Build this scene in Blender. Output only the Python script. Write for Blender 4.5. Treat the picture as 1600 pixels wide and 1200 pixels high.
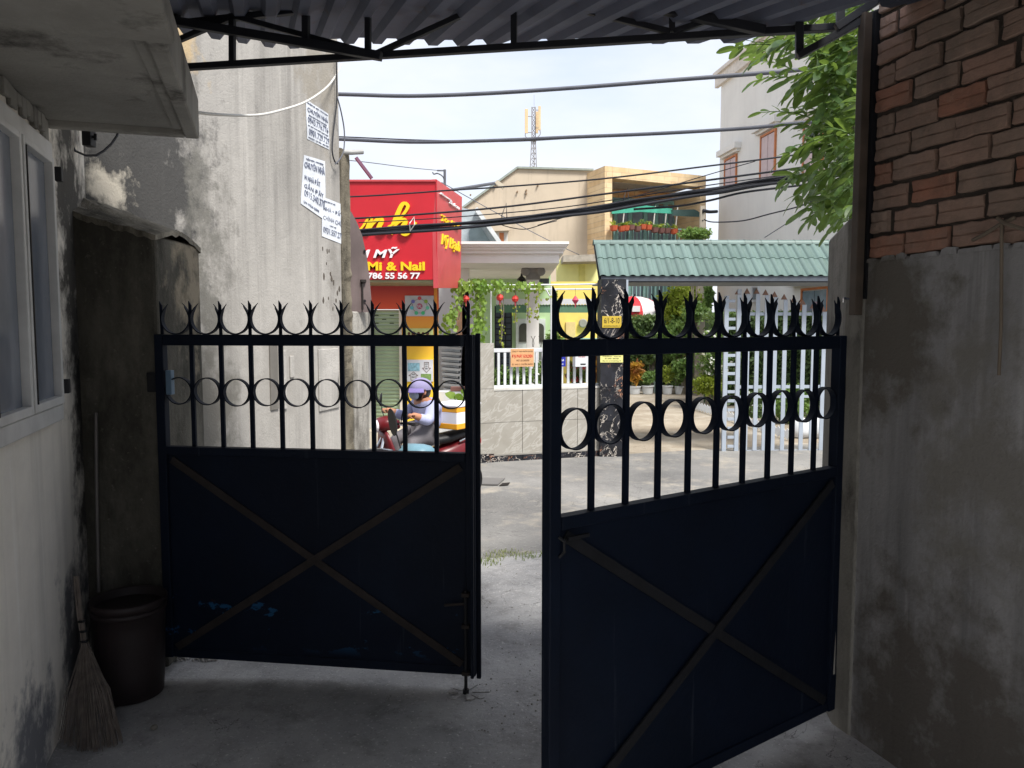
import bpy, math, random
from mathutils import Vector as V, Matrix, noise
sc = bpy.context.scene
for o in list(bpy.data.objects): bpy.data.objects.remove(o)
COL = sc.collection
R = math.radians
rnd = random.Random(7)
# ------------------------------------------------------------------ camera
EYE = V((0, 0, 1.6)); PITCH = R(-4.34); FPX = 1200.0
cam = bpy.data.cameras.new("camera"); cam.sensor_width = 36; cam.lens = 27.0
cam.clip_start = 0.05; cam.clip_end = 2000
co = bpy.data.objects.new("camera", cam); COL.objects.link(co)
co.location = EYE; co.rotation_euler = (R(90) + PITCH, 0, 0); sc.camera = co
# ------------------------------------------------------------------ sky, sun, exposure
SUN = V((0.34, -0.42, 0.84)).normalized()
w = bpy.data.worlds.new("World"); sc.world = w; w.use_nodes = True
nt = w.node_tree; nt.nodes.clear()
wo = nt.nodes.new("ShaderNodeOutputWorld"); bg = nt.nodes.new("ShaderNodeBackground")
sky = nt.nodes.new("ShaderNodeTexSky"); sky.sky_type = 'NISHITA'; sky.sun_disc = False
sky.sun_elevation = math.asin(SUN.z); sky.sun_rotation = math.atan2(SUN.x, SUN.y); sky.air_density = 1.2; sky.dust_density = 1
tc = nt.nodes.new("ShaderNodeTexCoord"); mp = nt.nodes.new("ShaderNodeMapping")
mp.inputs['Scale'].default_value = (1.6, 1.6, 4.5); mp.inputs['Location'].default_value = (3.1, 0.4, 1.7)
nz = nt.nodes.new("ShaderNodeTexNoise"); nz.inputs['Scale'].default_value = 1.5; nz.inputs['Detail'].default_value = 7; nz.inputs['Roughness'].default_value = .52
rp = nt.nodes.new("ShaderNodeValToRGB"); rp.color_ramp.elements[0].position = .36; rp.color_ramp.elements[1].position = .60
rp.color_ramp.elements[0].color = (.58, .58, .58, 1); rp.color_ramp.elements[1].color = (.97, .97, .97, 1)
mx = nt.nodes.new("ShaderNodeMix"); mx.data_type = 'RGBA'
mx.inputs[7].default_value = (4.75, 4.9, 5.4, 1)
L = nt.links.new
L(tc.outputs['Generated'], mp.inputs[0]); L(mp.outputs[0], nz.inputs[0]); L(nz.outputs[0], rp.inputs[0])
L(rp.outputs[0], mx.inputs[0]); L(sky.outputs[0], mx.inputs[6]); L(mx.outputs[2], bg.inputs[0]); L(bg.outputs[0], wo.inputs[0])
bg.inputs[1].default_value = 0.082
sl = bpy.data.lights.new("sun", 'SUN'); sl.energy = 2.5; sl.angle = R(16); sl.color = (1, .965, .91)
so = bpy.data.objects.new("sun", sl); COL.objects.link(so); so.rotation_euler = SUN.to_track_quat('Z', 'Y').to_euler()
sc.view_settings.view_transform = 'Standard'; sc.view_settings.look = 'None'; sc.view_settings.exposure = 1.38
sc.view_settings.gamma = 1; sc.view_settings.use_curve_mapping = False
sc.cycles.max_bounces = 8; sc.cycles.diffuse_bounces = 5; sc.cycles.use_denoising = True
sc.cycles.transparent_max_bounces = 16
# ------------------------------------------------------------------ geometry helpers
cP, sP = math.cos(PITCH), math.sin(PITCH)
def ray(px, py):
    x = (px - 800) / FPX; y = -(py - 600) / FPX
    return V((x, cP - sP * y, sP + cP * y))
def at(px, py, Y): r = ray(px, py); return EYE + r * (Y / r.y)
def onz(px, py, z=0.0): r = ray(px, py); return EYE + r * ((z - 1.6) / r.z)
D = V((-.3074, .9516, 0)); S = V((.9516, .3074, 0)); UP = V((0, 0, 1))
STREET = -0.25
class Pl:
    """vertical plane: origin, horizontal axis u; n points to the viewer's side"""
    def __init__(s, p0, u):
        s.p = V((p0[0], p0[1], 0)); s.u = V((u[0], u[1], 0)).normalized(); s.n = V((s.u.y, -s.u.x, 0))
    def px(s, x, y, off=0.0):
        r = ray(x, y); p = s.p + s.n * off
        return EYE + r * ((p - EYE).dot(s.n) / r.dot(s.n))
    def w(s, u, z, off=0.0): return s.p + s.u * u + s.n * off + UP * z
    def uz(s, x, y, off=0.0):
        q = s.px(x, y, off); return (q - s.p).dot(s.u), q.z
    def rect(s, x0, y0, x1, y1, off=0.0):
        xm, ym = (x0 + x1) / 2, (y0 + y1) / 2
        return s.uz(x0, ym, off)[0], s.uz(x1, ym, off)[0], s.uz(xm, y1, off)[1], s.uz(xm, y0, off)[1]
    def mat(s): return Matrix(((s.u.x, -s.n.x, 0, s.p.x), (s.u.y, -s.n.y, 0, s.p.y), (0, 0, 1, 0), (0, 0, 0, 1)))
def facing(px, Y, ang=0.0):
    p = at(px, 509, Y); return Pl(p, (math.cos(R(ang)), math.sin(R(ang))))
class MB:
    def __init__(s): s.v = []; s.f = []
    def add(s, vs, fs):
        k = len(s.v); s.v += [tuple(v) for v in vs]; s.f += [tuple(i + k for i in f) for f in fs]; return s
    def prism(s, pts, vec):
        n = len(pts); vec = V(vec); pts = [V(p) for p in pts]
        s.add(pts + [p + vec for p in pts], [tuple(range(n)), tuple(range(2 * n - 1, n - 1, -1))] + [(i, i + n, (i + 1) % n + n, (i + 1) % n) for i in range(n)]); return s
    def box(s, a, b):
        return s.prism([(a[0], a[1], a[2]), (b[0], a[1], a[2]), (b[0], b[1], a[2]), (a[0], b[1], a[2])], (0, 0, b[2] - a[2]))
    def pbox(s, P, u0, u1, z0, z1, o0, o1):
        return s.prism([P.w(u0, z0, o0), P.w(u1, z0, o0), P.w(u1, z0, o1), P.w(u0, z0, o1)], (0, 0, z1 - z0))
    def xbox(s, P, x0, y0, x1, y1, o0, o1, off=0.0):
        u0, u1, z0, z1 = P.rect(x0, y0, x1, y1, off); return s.pbox(P, u0, u1, z0, z1, o0, o1)
    def xpoly(s, P, pts, o0, o1, off=None):
        off = o1 if off is None else off
        q = [P.px(x, y, off) for x, y in pts]; q = [p + P.n * (o0 - off) for p in q]
        return s.prism(q, P.n * (o1 - o0))
    def bar(s, a, b, w, h=None, up=UP):
        a, b = V(a), V(b); h = h or w; d = (b - a).normalized(); up = V(up)
        x = d.cross(up)
        if x.length < 1e-3: x = d.cross(V((1, 0, 0)))
        x.normalize(); y = x.cross(d); x *= w / 2; y *= h / 2
        return s.prism([a - x - y, a + x - y, a + x + y, a - x + y], b - a)
    def tube(s, pts, r, seg=6, cap=True):
        pts = [V(p) for p in pts]; n = len(pts); rs = r if isinstance(r, (list, tuple)) else [r] * n
        vs = []; fs = []; prev = None
        for i, p in enumerate(pts):
            t = (pts[min(i + 1, n - 1)] - pts[max(i - 1, 0)]).normalized()
            if prev is None:
                a = t.cross(UP)
                if a.length < .05: a = t.cross(V((1, 0, 0)))
            else: a = prev - t * prev.dot(t)
            a.normalize(); prev = a; b = t.cross(a)
            for k in range(seg):
                th = 2 * math.pi * k / seg; vs.append(p + (a * math.cos(th) + b * math.sin(th)) * rs[i])
        for i in range(n - 1):
            for k in range(seg):
                k2 = (k + 1) % seg; fs.append((i * seg + k, i * seg + k2, (i + 1) * seg + k2, (i + 1) * seg + k))
        if cap: fs += [tuple(range(seg - 1, -1, -1)), tuple((n - 1) * seg + k for k in range(seg))]
        return s.add(vs, fs)
    def lathe(s, prof, o, seg=20, ax=None):
        o = V(o); vs = []; fs = []; n = len(prof); A = ax or Matrix.Identity(3)
        for r, z in prof:
            for k in range(seg):
                th = 2 * math.pi * k / seg; vs.append(o + A @ V((r * math.cos(th), r * math.sin(th), z)))
        for i in range(n - 1):
            for k in range(seg):
                k2 = (k + 1) % seg; fs.append((i * seg + k, i * seg + k2, (i + 1) * seg + k2, (i + 1) * seg + k))
        fs += [tuple(range(seg - 1, -1, -1)), tuple((n - 1) * seg + k for k in range(seg))]
        return s.add(vs, fs)
    def ribbon(s, P, pts, th, d0, d1):
        """flat bar bent in the plane P: pts (u,z); thickness th (number or list); from offset d0 to d1"""
        n = len(pts); vs = []; fs = []; th = th if isinstance(th, (list, tuple)) else [th] * n
        D0 = d0 if isinstance(d0, list) else [d0] * n; D1 = d1 if isinstance(d1, list) else [d1] * n
        for i in range(n):
            d0, d1 = D0[i], D1[i]; a = pts[max(i - 1, 0)]; b = pts[min(i + 1, n - 1)]; dx, dz = b[0] - a[0], b[1] - a[1]; l = math.hypot(dx, dz) or 1
            nx, nzz = -dz / l * th[i] / 2, dx / l * th[i] / 2; u, z = pts[i]
            vs += [P.w(u + nx, z + nzz, d0), P.w(u - nx, z - nzz, d0), P.w(u - nx, z - nzz, d1), P.w(u + nx, z + nzz, d1)]
        for i in range(n - 1):
            for k in range(4): fs.append((i * 4 + k, i * 4 + (k + 1) % 4, i * 4 + 4 + (k + 1) % 4, i * 4 + 4 + k))
        fs += [(3, 2, 1, 0), tuple(n * 4 - 4 + k for k in range(4))]
        return s.add(vs, fs)
    def mesh(s, name):
        me = bpy.data.meshes.new(name); me.from_pydata(s.v, [], s.f); me.update()
        return me
    def build(s, name, mat, parent=None, smooth=False, bevel=0, M=None, fix=True):
        me = s.mesh(name)
        if fix and len(s.f) < 60000:
            import bmesh
            bm = bmesh.new(); bm.from_mesh(me); bmesh.ops.recalc_face_normals(bm, faces=bm.faces); bm.to_mesh(me); bm.free()
        if smooth:
            me.polygons.foreach_set('use_smooth', [True] * len(me.polygons))
        return inst(me, name, mat, parent, M, bevel)
def inst(me, name, mat, parent=None, M=None, bevel=0):
    o = bpy.data.objects.new(name, me); COL.objects.link(o)
    if mat and not me.materials: me.materials.append(mat)
    if M is not None: o.matrix_basis = M
    if parent is not None:
        o.parent = parent
        if parent.type == 'EMPTY' and not parent.get('_local'): o.matrix_parent_inverse = Matrix.Translation(-parent.location)
    if bevel:
        b = o.modifiers.new("bevel", 'BEVEL'); b.width = bevel; b.segments = 2; b.limit_method = 'ANGLE'; b.angle_limit = R(40)
        o.modifiers.new("wn", 'WEIGHTED_NORMAL') if False else None
    return o
def tag(o, label, cat, group=None, kind=None):
    if label: o['label'] = label
    if cat: o['category'] = cat
    if group: o['group'] = group
    if kind: o['kind'] = kind
    return o
def T(name, label, cat, loc, group=None, local=False, rz=0):
    o = bpy.data.objects.new(name, None); COL.objects.link(o); o.location = V(loc); o.empty_display_size = .1
    if local: o['_local'] = 1; o.rotation_euler = (0, 0, rz)
    return tag(o, label, cat, group)
def struct(o): o['kind'] = 'structure'; return o
def stuff(o): o['kind'] = 'stuff'; return o
# ------------------------------------------------------------------ materials
def lin(c):
    return tuple((x / 255 / 12.92 if x / 255 <= .04045 else ((x / 255 + .055) / 1.055) ** 2.4) for x in c)
class N:
    def __init__(s, name):
        s.m = bpy.data.materials.new(name); s.m.use_nodes = True; s.t = s.m.node_tree; s.b = s.t.nodes['Principled BSDF']; s.l = s.t.links.new
        s.c = s.t.nodes.new('ShaderNodeTexCoord').outputs['Object']
    def val(s, x, inp):
        if hasattr(x, 'is_output') or hasattr(x, 'links'): s.l(x, inp)
        elif isinstance(x, (tuple, list)): inp.default_value = tuple(x)[:3] + (1,)
        else: inp.default_value = x
    def noise(s, scale, detail=4, rough=.55, stretch=(1, 1, 1), dist=0, loc=(0, 0, 0), vec=None):
        m = s.t.nodes.new('ShaderNodeMapping'); m.inputs['Scale'].default_value = stretch; m.inputs['Location'].default_value = loc
        s.l(vec or s.c, m.inputs[0]); n = s.t.nodes.new('ShaderNodeTexNoise'); s.l(m.outputs[0], n.inputs[0])
        n.inputs['Scale'].default_value = scale; n.inputs['Detail'].default_value = detail; n.inputs['Roughness'].default_value = rough; n.inputs['Distortion'].default_value = dist
        return n.outputs[0]
    def ramp(s, x, a, b, va=0.0, vb=1.0):
        r = s.t.nodes.new('ShaderNodeMapRange'); s.l(x, r.inputs[0]); r.inputs[1].default_value = a; r.inputs[2].default_value = b
        r.inputs[3].default_value = va; r.inputs[4].default_value = vb; return r.outputs[0]
    def mix(s, f, a, b, mode='MIX'):
        m = s.t.nodes.new('ShaderNodeMix'); m.data_type = 'RGBA'; m.blend_type = mode
        s.val(f, m.inputs[0]); s.val(a, m.inputs[6]); s.val(b, m.inputs[7]); return m.outputs[2]
    def math(s, op, a, b=0.0):
        m = s.t.nodes.new('ShaderNodeMath'); m.operation = op; s.val(a, m.inputs[0]); s.val(b, m.inputs[1]); return m.outputs[0]
    def axis(s, k):
        x = s.t.nodes.new('ShaderNodeSeparateXYZ'); s.l(s.c, x.inputs[0]); return x.outputs[k]
    def near(s, p, r0, r1, scale=(1, 1, 1)):
        """1 inside r0 of a point, 0 outside r1: places one stain"""
        a = s.t.nodes.new('ShaderNodeVectorMath'); a.operation = 'SUBTRACT'; s.l(s.c, a.inputs[0]); a.inputs[1].default_value = p
        m = s.t.nodes.new('ShaderNodeVectorMath'); m.operation = 'MULTIPLY'; s.l(a.outputs[0], m.inputs[0]); m.inputs[1].default_value = scale
        d = s.t.nodes.new('ShaderNodeVectorMath'); d.operation = 'LENGTH'; s.l(m.outputs[0], d.inputs[0])
        return s.ramp(d.outputs['Value'], r0, r1, 1, 0)
    def bump(s, h, strength=.3, dist=.01):
        b = s.t.nodes.new('ShaderNodeBump'); b.inputs['Strength'].default_value = strength; b.inputs['Distance'].default_value = dist
        s.l(h, b.inputs['Height']); s.l(b.outputs[0], s.b.inputs['Normal']); return s
    def rand(s): return s.t.nodes.new('ShaderNodeObjectInfo').outputs['Random']
    def out(s, col, rough=.8, metal=0, spec=.4):
        s.val(col, s.b.inputs['Base Color']); s.val(rough, s.b.inputs['Roughness']); s.b.inputs['Metallic'].default_value = metal
        s.b.inputs['Specular IOR Level'].default_value = spec; return s.m
def M1(name, c, rough=.7, var=.22, scale=6, bump=.15, bs=60, metal=0, spec=.4, rand=0, streak=0):
    n = N(name); a = lin(c); b = tuple(x * (1 - var) for x in a)
    col = n.mix(n.ramp(n.noise(scale, 5), .35, .68), b, a)
    if streak: col = n.mix(n.math('MULTIPLY', n.ramp(n.noise(5, 4, .6, (1, 1, .12)), .52, .75), streak), col, tuple(x * .45 for x in a))
    if rand: col = n.mix(n.math('MULTIPLY', n.rand(), rand), col, tuple(x * .55 for x in a))
    if bump: n.bump(n.noise(bs, 4), bump, .004)
    return n.out(col, rough, metal, spec)
def concrete(name, c, dark=.55, scale=1.2, streak=.5, mildew=0, mc=(45, 44, 40), spots=None, bumps=.35, sc2=1.0):
    n = N(name); a = lin(c); b = tuple(x * dark for x in a); m = lin(mc)
    col = n.mix(n.ramp(n.noise(scale, 6, .6, (1, 1, .7)), .35, .66), b, a)
    col = n.mix(n.ramp(n.noise(9, 6, .65), .3, .75, 0, .4), col, tuple(x * .7 for x in a))
    if streak:
        st = n.ramp(n.noise(4.5, 5, .62, (1.6, 1.6, .1)), .50, .72); col = n.mix(n.math('MULTIPLY', st, streak), col, tuple(x * .42 for x in a))
        st2 = n.ramp(n.noise(11, 4, .6, (1.5, 1.5, .07), loc=(3, 1, 2)), .56, .70); col = n.mix(n.math('MULTIPLY', st2, streak * .6), col, tuple(min(1, x * 1.28) for x in a))
    if mildew:
        mi = n.ramp(n.noise(2.6, 9, .7, (1, 1, .45), loc=(7, 2, 1)), .60 - mildew * .25, .72 - mildew * .2); col = n.mix(n.math('MULTIPLY', mi, .85), col, m)
        mi = n.ramp(n.noise(38, 6, .7), .60, .68); col = n.mix(n.math('MULTIPLY', mi, .5 * mildew), col, tuple(min(1, x * 1.3) for x in a))
    for (p, r0, r1, scl, cc, thr) in (spots or []):
        f = n.near(p, r0, r1, scl); f = n.math('ADD', f, n.ramp(n.noise(5.5 * sc2, 8, .68, loc=(p[0], p[1], 3)), .25, .75, -.55, .55))
        f = n.ramp(f, thr - .08, thr + .34); col = n.mix(n.math('MULTIPLY', f, .92), col, lin(cc))
    h = n.math('ADD', n.noise(70, 5, .6), n.math('MULTIPLY', n.noise(9, 5), 1.5)); n.bump(h, bumps, .01)
    return n.out(col, .92, 0, .2)
mt = {}
mt['floor'] = None
def floor_mat():
    n = N('worn_concrete_floor')
    a, b = lin((170, 169, 168)), lin((122, 122, 123))
    col = n.mix(n.ramp(n.noise(1.1, 7, .62), .34, .66), b, a)
    col = n.mix(n.ramp(n.noise(5, 8, .7, loc=(4, 0, 0)), .5, .72, 0, .6), col, lin((82, 80, 78)))
    col = n.mix(n.ramp(n.noise(55, 5, .7), .58, .70, 0, .75), col, lin((205, 203, 198)))
    col = n.mix(n.ramp(n.noise(80, 4, .7, loc=(9, 0, 0)), .60, .70, 0, .7), col, lin((52, 50, 50)))
    cr = n.math('ABSOLUTE', n.math('SUBTRACT', n.noise(1.6, 6, .62, dist=1.2, loc=(2, 7, 0)), .5)); cr = n.math('MULTIPLY', n.ramp(cr, .0008, .0035, 1, 0), n.ramp(n.noise(1.1, 2, loc=(1, 1, 5)), .5, .6))
    col = n.mix(n.math('MULTIPLY', cr, .8), col, lin((48, 46, 46)))
    h = n.math('ADD', n.noise(45, 7, .7), n.math('MULTIPLY', n.noise(6, 5), 2.0)); n.bump(h, .55, .012)
    return n.out(col, .88, 0, .3)
def street_mat(name, a, b, c2):
    n = N(name)
    col = n.mix(n.ramp(n.noise(.7, 6, .62, (1, 1, 1)), .36, .66), lin(b), lin(a))
    col = n.mix(n.ramp(n.noise(2.2, 7, .68, loc=(5, 5, 0)), .52, .70, 0, .7), col, lin(c2))
    col = n.mix(n.ramp(n.noise(42, 5, .7), .55, .72, 0, .6), col, tuple(min(1, x * 1.45) for x in lin(a)))
    col = n.mix(n.ramp(n.noise(60, 5, .7, loc=(3, 0, 0)), .58, .72, 0, .6), col, tuple(x * .5 for x in lin(b)))
    cr = n.math('ABSOLUTE', n.math('SUBTRACT', n.noise(.9, 7, .65, dist=1.5, loc=(4, 3, 0)), .5)); cr = n.math('MULTIPLY', n.ramp(cr, .0008, .004, 1, 0), n.ramp(n.noise(.6, 2, loc=(1, 1, 5)), .45, .55))
    col = n.mix(n.math('MULTIPLY', cr, .7), col, tuple(x * .4 for x in lin(b)))
    n.bump(n.math('ADD', n.noise(60, 6, .7), n.noise(5, 4)), .4, .01)
    return n.out(col, .9, 0, .25)
def leaf_mat(name, a, b, trans=.35, rough=.5):
    n = N(name); a, b = lin(a), lin(b)
    g = n.t.nodes.new('ShaderNodeNewGeometry').outputs['Random Per Island']
    col = n.mix(n.ramp(n.noise(3.0, 3), .35, .65), a, b); col = n.mix(n.math('MULTIPLY', g, .55), col, tuple(x * .5 for x in a))
    n.out(col, rough, 0, .4)
    tr = n.t.nodes.new('ShaderNodeBsdfTranslucent'); n.l(n.mix(.3, col, (.5, .7, .1)), tr.inputs[0])
    ms = n.t.nodes.new('ShaderNodeMixShader'); ms.inputs[0].default_value = trans
    o = n.t.nodes['Material Output']; n.l(n.b.outputs[0], ms.inputs[1]); n.l(tr.outputs[0], ms.inputs[2]); n.l(ms.outputs[0], o.inputs[0])
    return n.m
def gate_mat(chips=True):
    n = N('dark_blue_gate_paint'); a = lin((15, 25, 42))
    col = n.mix(n.ramp(n.noise(2.5, 6, .6), .35, .7), tuple(x * .65 for x in a), a)
    col = n.mix(n.ramp(n.noise(7, 4, .6, (3, 3, .12)), .64, .74, 0, .35), col, lin((70, 78, 88)))
    rust = n.ramp(n.noise(6, 8, .75, loc=(2, 4, 1)), .66, .74); col = n.mix(n.math('MULTIPLY', rust, .6), col, lin((66, 45, 34)))
    zz = n.ramp(n.axis(2), .20, .46, 1, 0); chip = n.math('MULTIPLY', n.ramp(n.noise(4.5, 6, .62, (1, 1, 1.8), loc=(0, 3, 8)), .60, .625), n.ramp(zz, .1, .4))
    lo = n.ramp(n.axis(2), .12, .20, 0, 1); chip = n.math('MULTIPLY', chip, lo)
    if chips: col = n.mix(chip, col, lin((28, 72, 108)))
    n.bump(n.math('ADD', n.noise(50, 4), n.math('MULTIPLY', n.noise(4, 3), 2)), .2, .006)
    return n.out(col, .6, 0, .15)
mt['floor'] = floor_mat()
mt['street'] = street_mat('patched_street_asphalt', (140, 138, 134), (108, 107, 105), (164, 156, 142))
mt['yard'] = street_mat('beige_cement_yard', (166, 156, 140), (132, 121, 106), (184, 177, 164))
mt['gate'] = gate_mat(); mt['gate2'] = gate_mat(False); mt['rust2'] = M1('dull_rusty_brace', (21, 23, 29), .8, .4, 14, .3)
mt['steel'] = M1('dark_steel', (22, 24, 30), .55, .4, 8, .2)
mt['gaterust'] = M1('rusty_brace', (46, 40, 38), .8, .45, 14, .3)
mt['chrome'] = M1('dull_chrome', (190, 192, 196), .25, .1, 8, 0, metal=1)
mt['alum'] = M1('aluminium_frame', (214, 214, 212), .45, .16, 9, .1, spec=.5, streak=.25)
mt['black'] = M1('black_plastic', (16, 16, 18), .5, .3)
mt['white'] = M1('white_paint', (206, 209, 212), .55, .12, 4, .1, streak=.15)
mt['offwhite'] = M1('aged_white_plaster', (208, 205, 198), .8, .18, 3, .2, streak=.35)
mt['cable'] = M1('cable_rubber', (34, 36, 44), .6, .3)
mt['graycable'] = M1('grey_cable', (92, 94, 102), .6, .2)
mt['whitecable'] = M1('white_cable', (205, 203, 196), .5, .1)
# ------------------------------------------------------------------ ground
def gz(q): return 0.0 if q < 3.5 else (STREET * (q - 3.5) / 2.3 if q < 5.8 else STREET)
def ground_sheet(q0, q1, s0, s1, nq, ns, name, mat, rough=0.0, lift=0.0):
    vs = []; fs = []
    for i in range(nq + 1):
        q = q0 + (q1 - q0) * i / nq
        for j in range(ns + 1):
            s_ = s0 + (s1 - s0) * j / ns
            p = D * q + S * s_; z = gz(q) + lift
            if 3.5 < q < 9.6 and rough: z += rough * noise.fractal((p.x * 1.1, p.y * 1.1, 0), 1, 2, 4)
            vs.append((p.x, p.y, z))
    for i in range(nq):
        for j in range(ns): a = i * (ns + 1) + j; fs.append((a, a + 1, a + ns + 2, a + ns + 1))
    me = bpy.data.meshes.new(name); me.from_pydata(vs, [], fs); me.polygons.foreach_set('use_smooth', [True] * len(fs)); me.update()
    return struct(inst(me, name, mat))
ground_sheet(-8, 3.5, -14, 14, 6, 6, 'driveway_floor', mt['floor'])
ground_sheet(3.5, 5.78, -14, 14, 24, 120, 'driveway_apron', mt['floor'], .012)
ground_sheet(5.78, 9.96, -60, 60, 30, 400, 'street', mt['street'], .012)
ground_sheet(9.96, 40, -60, 60, 6, 6, 'yard_ground', mt['yard'])
gm = MB(); gm.prism([(-900, 40, -.30), (900, 40, -.30), (900, 1500, -.30), (-900, 1500, -.30)], (0, 0, -.5)); struct(gm.build('ground', mt['yard']))
gm = MB(); gm.prism([(-900, -60, -.60), (900, -60, -.60), (900, 40, -.60), (-900, 40, -.60)], (0, 0, -.3)); struct(gm.build('ground', mt['yard']))
def gp(px, py):  # point on the ground seen at a pixel
    p = onz(px, py, 0)
    for _ in range(12): p = onz(px, py, gz(p.dot(D)))
    return p
# ================================================================== LEFT HOUSE
LW = Pl((-1.7414, 2.8219), D)
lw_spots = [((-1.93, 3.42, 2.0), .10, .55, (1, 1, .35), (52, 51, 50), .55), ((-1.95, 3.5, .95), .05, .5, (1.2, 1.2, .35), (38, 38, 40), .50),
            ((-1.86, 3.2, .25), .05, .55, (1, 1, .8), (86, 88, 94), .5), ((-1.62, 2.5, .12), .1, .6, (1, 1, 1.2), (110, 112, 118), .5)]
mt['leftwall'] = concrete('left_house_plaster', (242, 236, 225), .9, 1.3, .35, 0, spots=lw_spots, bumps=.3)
house = T('house', 'grey plastered house wall with a metal framed window, at the left inside the gate', 'house', LW.w(0, 0))
win_u0, win_u1, wz0, wz1 = -1.30, .185, 1.245, 2.285
m = MB()
m.pbox(LW, -9, win_u0, 0, 3.6, -.2, 0); m.pbox(LW, win_u1, .93, 0, 3.6, -.2, 0)
m.pbox(LW, win_u0, win_u1, 0, wz0, -.2, 0); m.pbox(LW, win_u0, win_u1, wz1, 3.6, -.2, 0)
m.build('wall', mt['leftwall'], house)
wn = MB(); fo = .035
wn.pbox(LW, win_u0 + .002, win_u1, wz0 - .012, wz0 + .05, -.05, fo); wn.pbox(LW, win_u0, win_u1, wz1 - .045, wz1 + .012, -.05, fo)
wn.pbox(LW, win_u1 - .035, win_u1 + .012, wz0 + .05, wz1 - .045, -.05, fo); wn.pbox(LW, win_u0, win_u0 + .04, wz0 + .05, wz1 - .045, -.05, fo)
wf = wn.build('window', mt['alum'], house, bevel=.004)
n = N('dusty_window_glass'); mt['dusty'] = n.out(n.mix(n.ramp(n.noise(2.2, 6, .6, (1, 1, .5)), .3, .7), lin((92, 101, 116)), lin((140, 146, 156))), .18, 0, .6)
for (a, b) in ((-.245, .150), (-.655, -.265), (-1.05, -.67)):
    s_ = MB(); z0, z1 = wz0 + .055, wz1 - .05; t_ = .023
    s_.pbox(LW, a, a + t_, z0, z1, .0, fo + .012); s_.pbox(LW, b - t_, b, z0, z1, .0, fo + .012)
    s_.pbox(LW, a + t_, b - t_, z0, z0 + t_ * 1.3, .0, fo + .012); s_.pbox(LW, a + t_, b - t_, z1 - t_, z1, .0, fo + .012)
    s_.build('sash', mt['alum'], wf, bevel=.003)
    g_ = MB(); g_.pbox(LW, a + t_, b - t_, z0 + t_ * 1.3, z1 - t_, .008, .018); g_.build('pane', mt['dusty'], wf)
    g_ = MB(); g_.pbox(LW, b - .002, b + .016, z0, z1, -.01, .026); g_.pbox(LW, a + t_ - .004, a + t_ + .004, z0 + .03, z1 - .03, .018, fo + .016); g_.build('gasket', mt['black'], wf)
for (x, y) in ((72, 271), (84, 604)):
    u, z = LW.uz(x, y); h_ = MB(); h_.pbox(LW, u - .01, u + .022, z - .028, z + .028, .03, .055); h_.build('hinge', mt['steel'], wf, bevel=.004)
# awning slab above the window
mt['slab'] = concrete('awning_concrete', (166, 164, 158), .6, 1.6, .2, .25, mc=(40, 36, 34), bumps=.3)
zs = 2.386
m = MB(); m.pbox(LW, -1.9, .244, zs + .012, zs + .14, .001, .50)
m.build('awning_slab', mt['slab'], house, bevel=.012)
m = MB(); m.pbox(LW, -1.9, .29, zs - .012, zs + .155, .50, .555); m.pbox(LW, .244, .29, zs - .012, zs + .15, .001, .50); m.pbox(LW, -1.9, .20, zs + .002, zs + .02, .46, .499)
m.build('slab_edge', mt['slab'], house, bevel=.008)
m = MB(); m.pbox(LW, -1.9, -.86, zs - .005, zs + .1, .001, .499) if False else None
m.v or m.pbox(LW, -1.9, -.90, zs - .03, zs + .01, .0, .58); m.build('slab_beam', mt['slab'], house, bevel=.01)
# broken plaster ridge between wall and slab
m = MB()
for k in range(26):
    u = -.9 + k * .044; m.pbox(LW, u, u + .05, zs - .03 - rnd.random() * .045, zs + .011, .0, .010 + rnd.random() * .014)
m.build('plaster_ridge', mt['slab'], house, bevel=.005)
# meter box and loop wire
mb_ = T('cable_bracket', 'small black bracket with a looped grey wire under the awning corner', 'bracket', LW.w(.8, 2.3))
P_ = Pl(at(140, 210, 3.55), (1, 0))
m = MB(); m.xbox(P_, 127, 196, 141, 227, -.05, .0); m.build('bracket_plate', mt['steel'], mb_, bevel=.004)
m = MB(); m.tube([P_.px(141, 214, -.02), P_.px(149, 214, -.02)], .006); m.tube([P_.px(149, 209, -.02), P_.px(149, 219, -.02)], .007); m.build('hook', mt['steel'], mb_)
pts = [(112, 190), (108, 205), (109, 222), (118, 236), (134, 243), (150, 243), (162, 236), (174, 225), (183, 212), (186, 200)]
m = MB(); m.tube([P_.px(x, y, .03) for x, y in pts], .0055); m.build('loop_wire', mt['graycable'], mb_, smooth=True)
# ------------------------------------------------------------------ left gate pillar
psp = [((-1.62, 3.9, 1.9), .1, .5, (1, 1, .5), (150, 140, 122), .72)]
mt['pillar'] = concrete('mossy_black_concrete', (112, 109, 100), .45, 2.2, .4, .7, mc=(52, 51, 46), spots=psp, bumps=.6)
pil = T('gate_pillar', 'blackened concrete gate pillar with sloping top that carries the left gate leaf', 'pillar', (-1.78, 3.7, 0))
a, b, c, d = V((-2.0, 3.44, 0)), V((-1.605, 3.49, 0)), V((-1.640, 4.07, 0)), V((-2.05, 4.07, 0))
def loftbox(m, base, tops):
    m.add([tuple(p) for p in base] + [(p[0], p[1], t) for p, t in zip(base, tops)], [(3, 2, 1, 0), (4, 5, 6, 7), (0, 1, 5, 4), (1, 2, 6, 5), (2, 3, 7, 6), (3, 0, 4, 7)])
m = MB(); loftbox(m, [a, b, c, d], [2.12, 2.0, 2.01, 2.13]); m.build('shaft', mt['pillar'], pil, bevel=.015)
mt['mortar'] = concrete('rough_cap_mortar', (168, 162, 148), .5, 4, 0, .5, mc=(50, 48, 42), bumps=.8)
m = MB()
nU, nV = 26, 12
vs = []; fs = []
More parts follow.
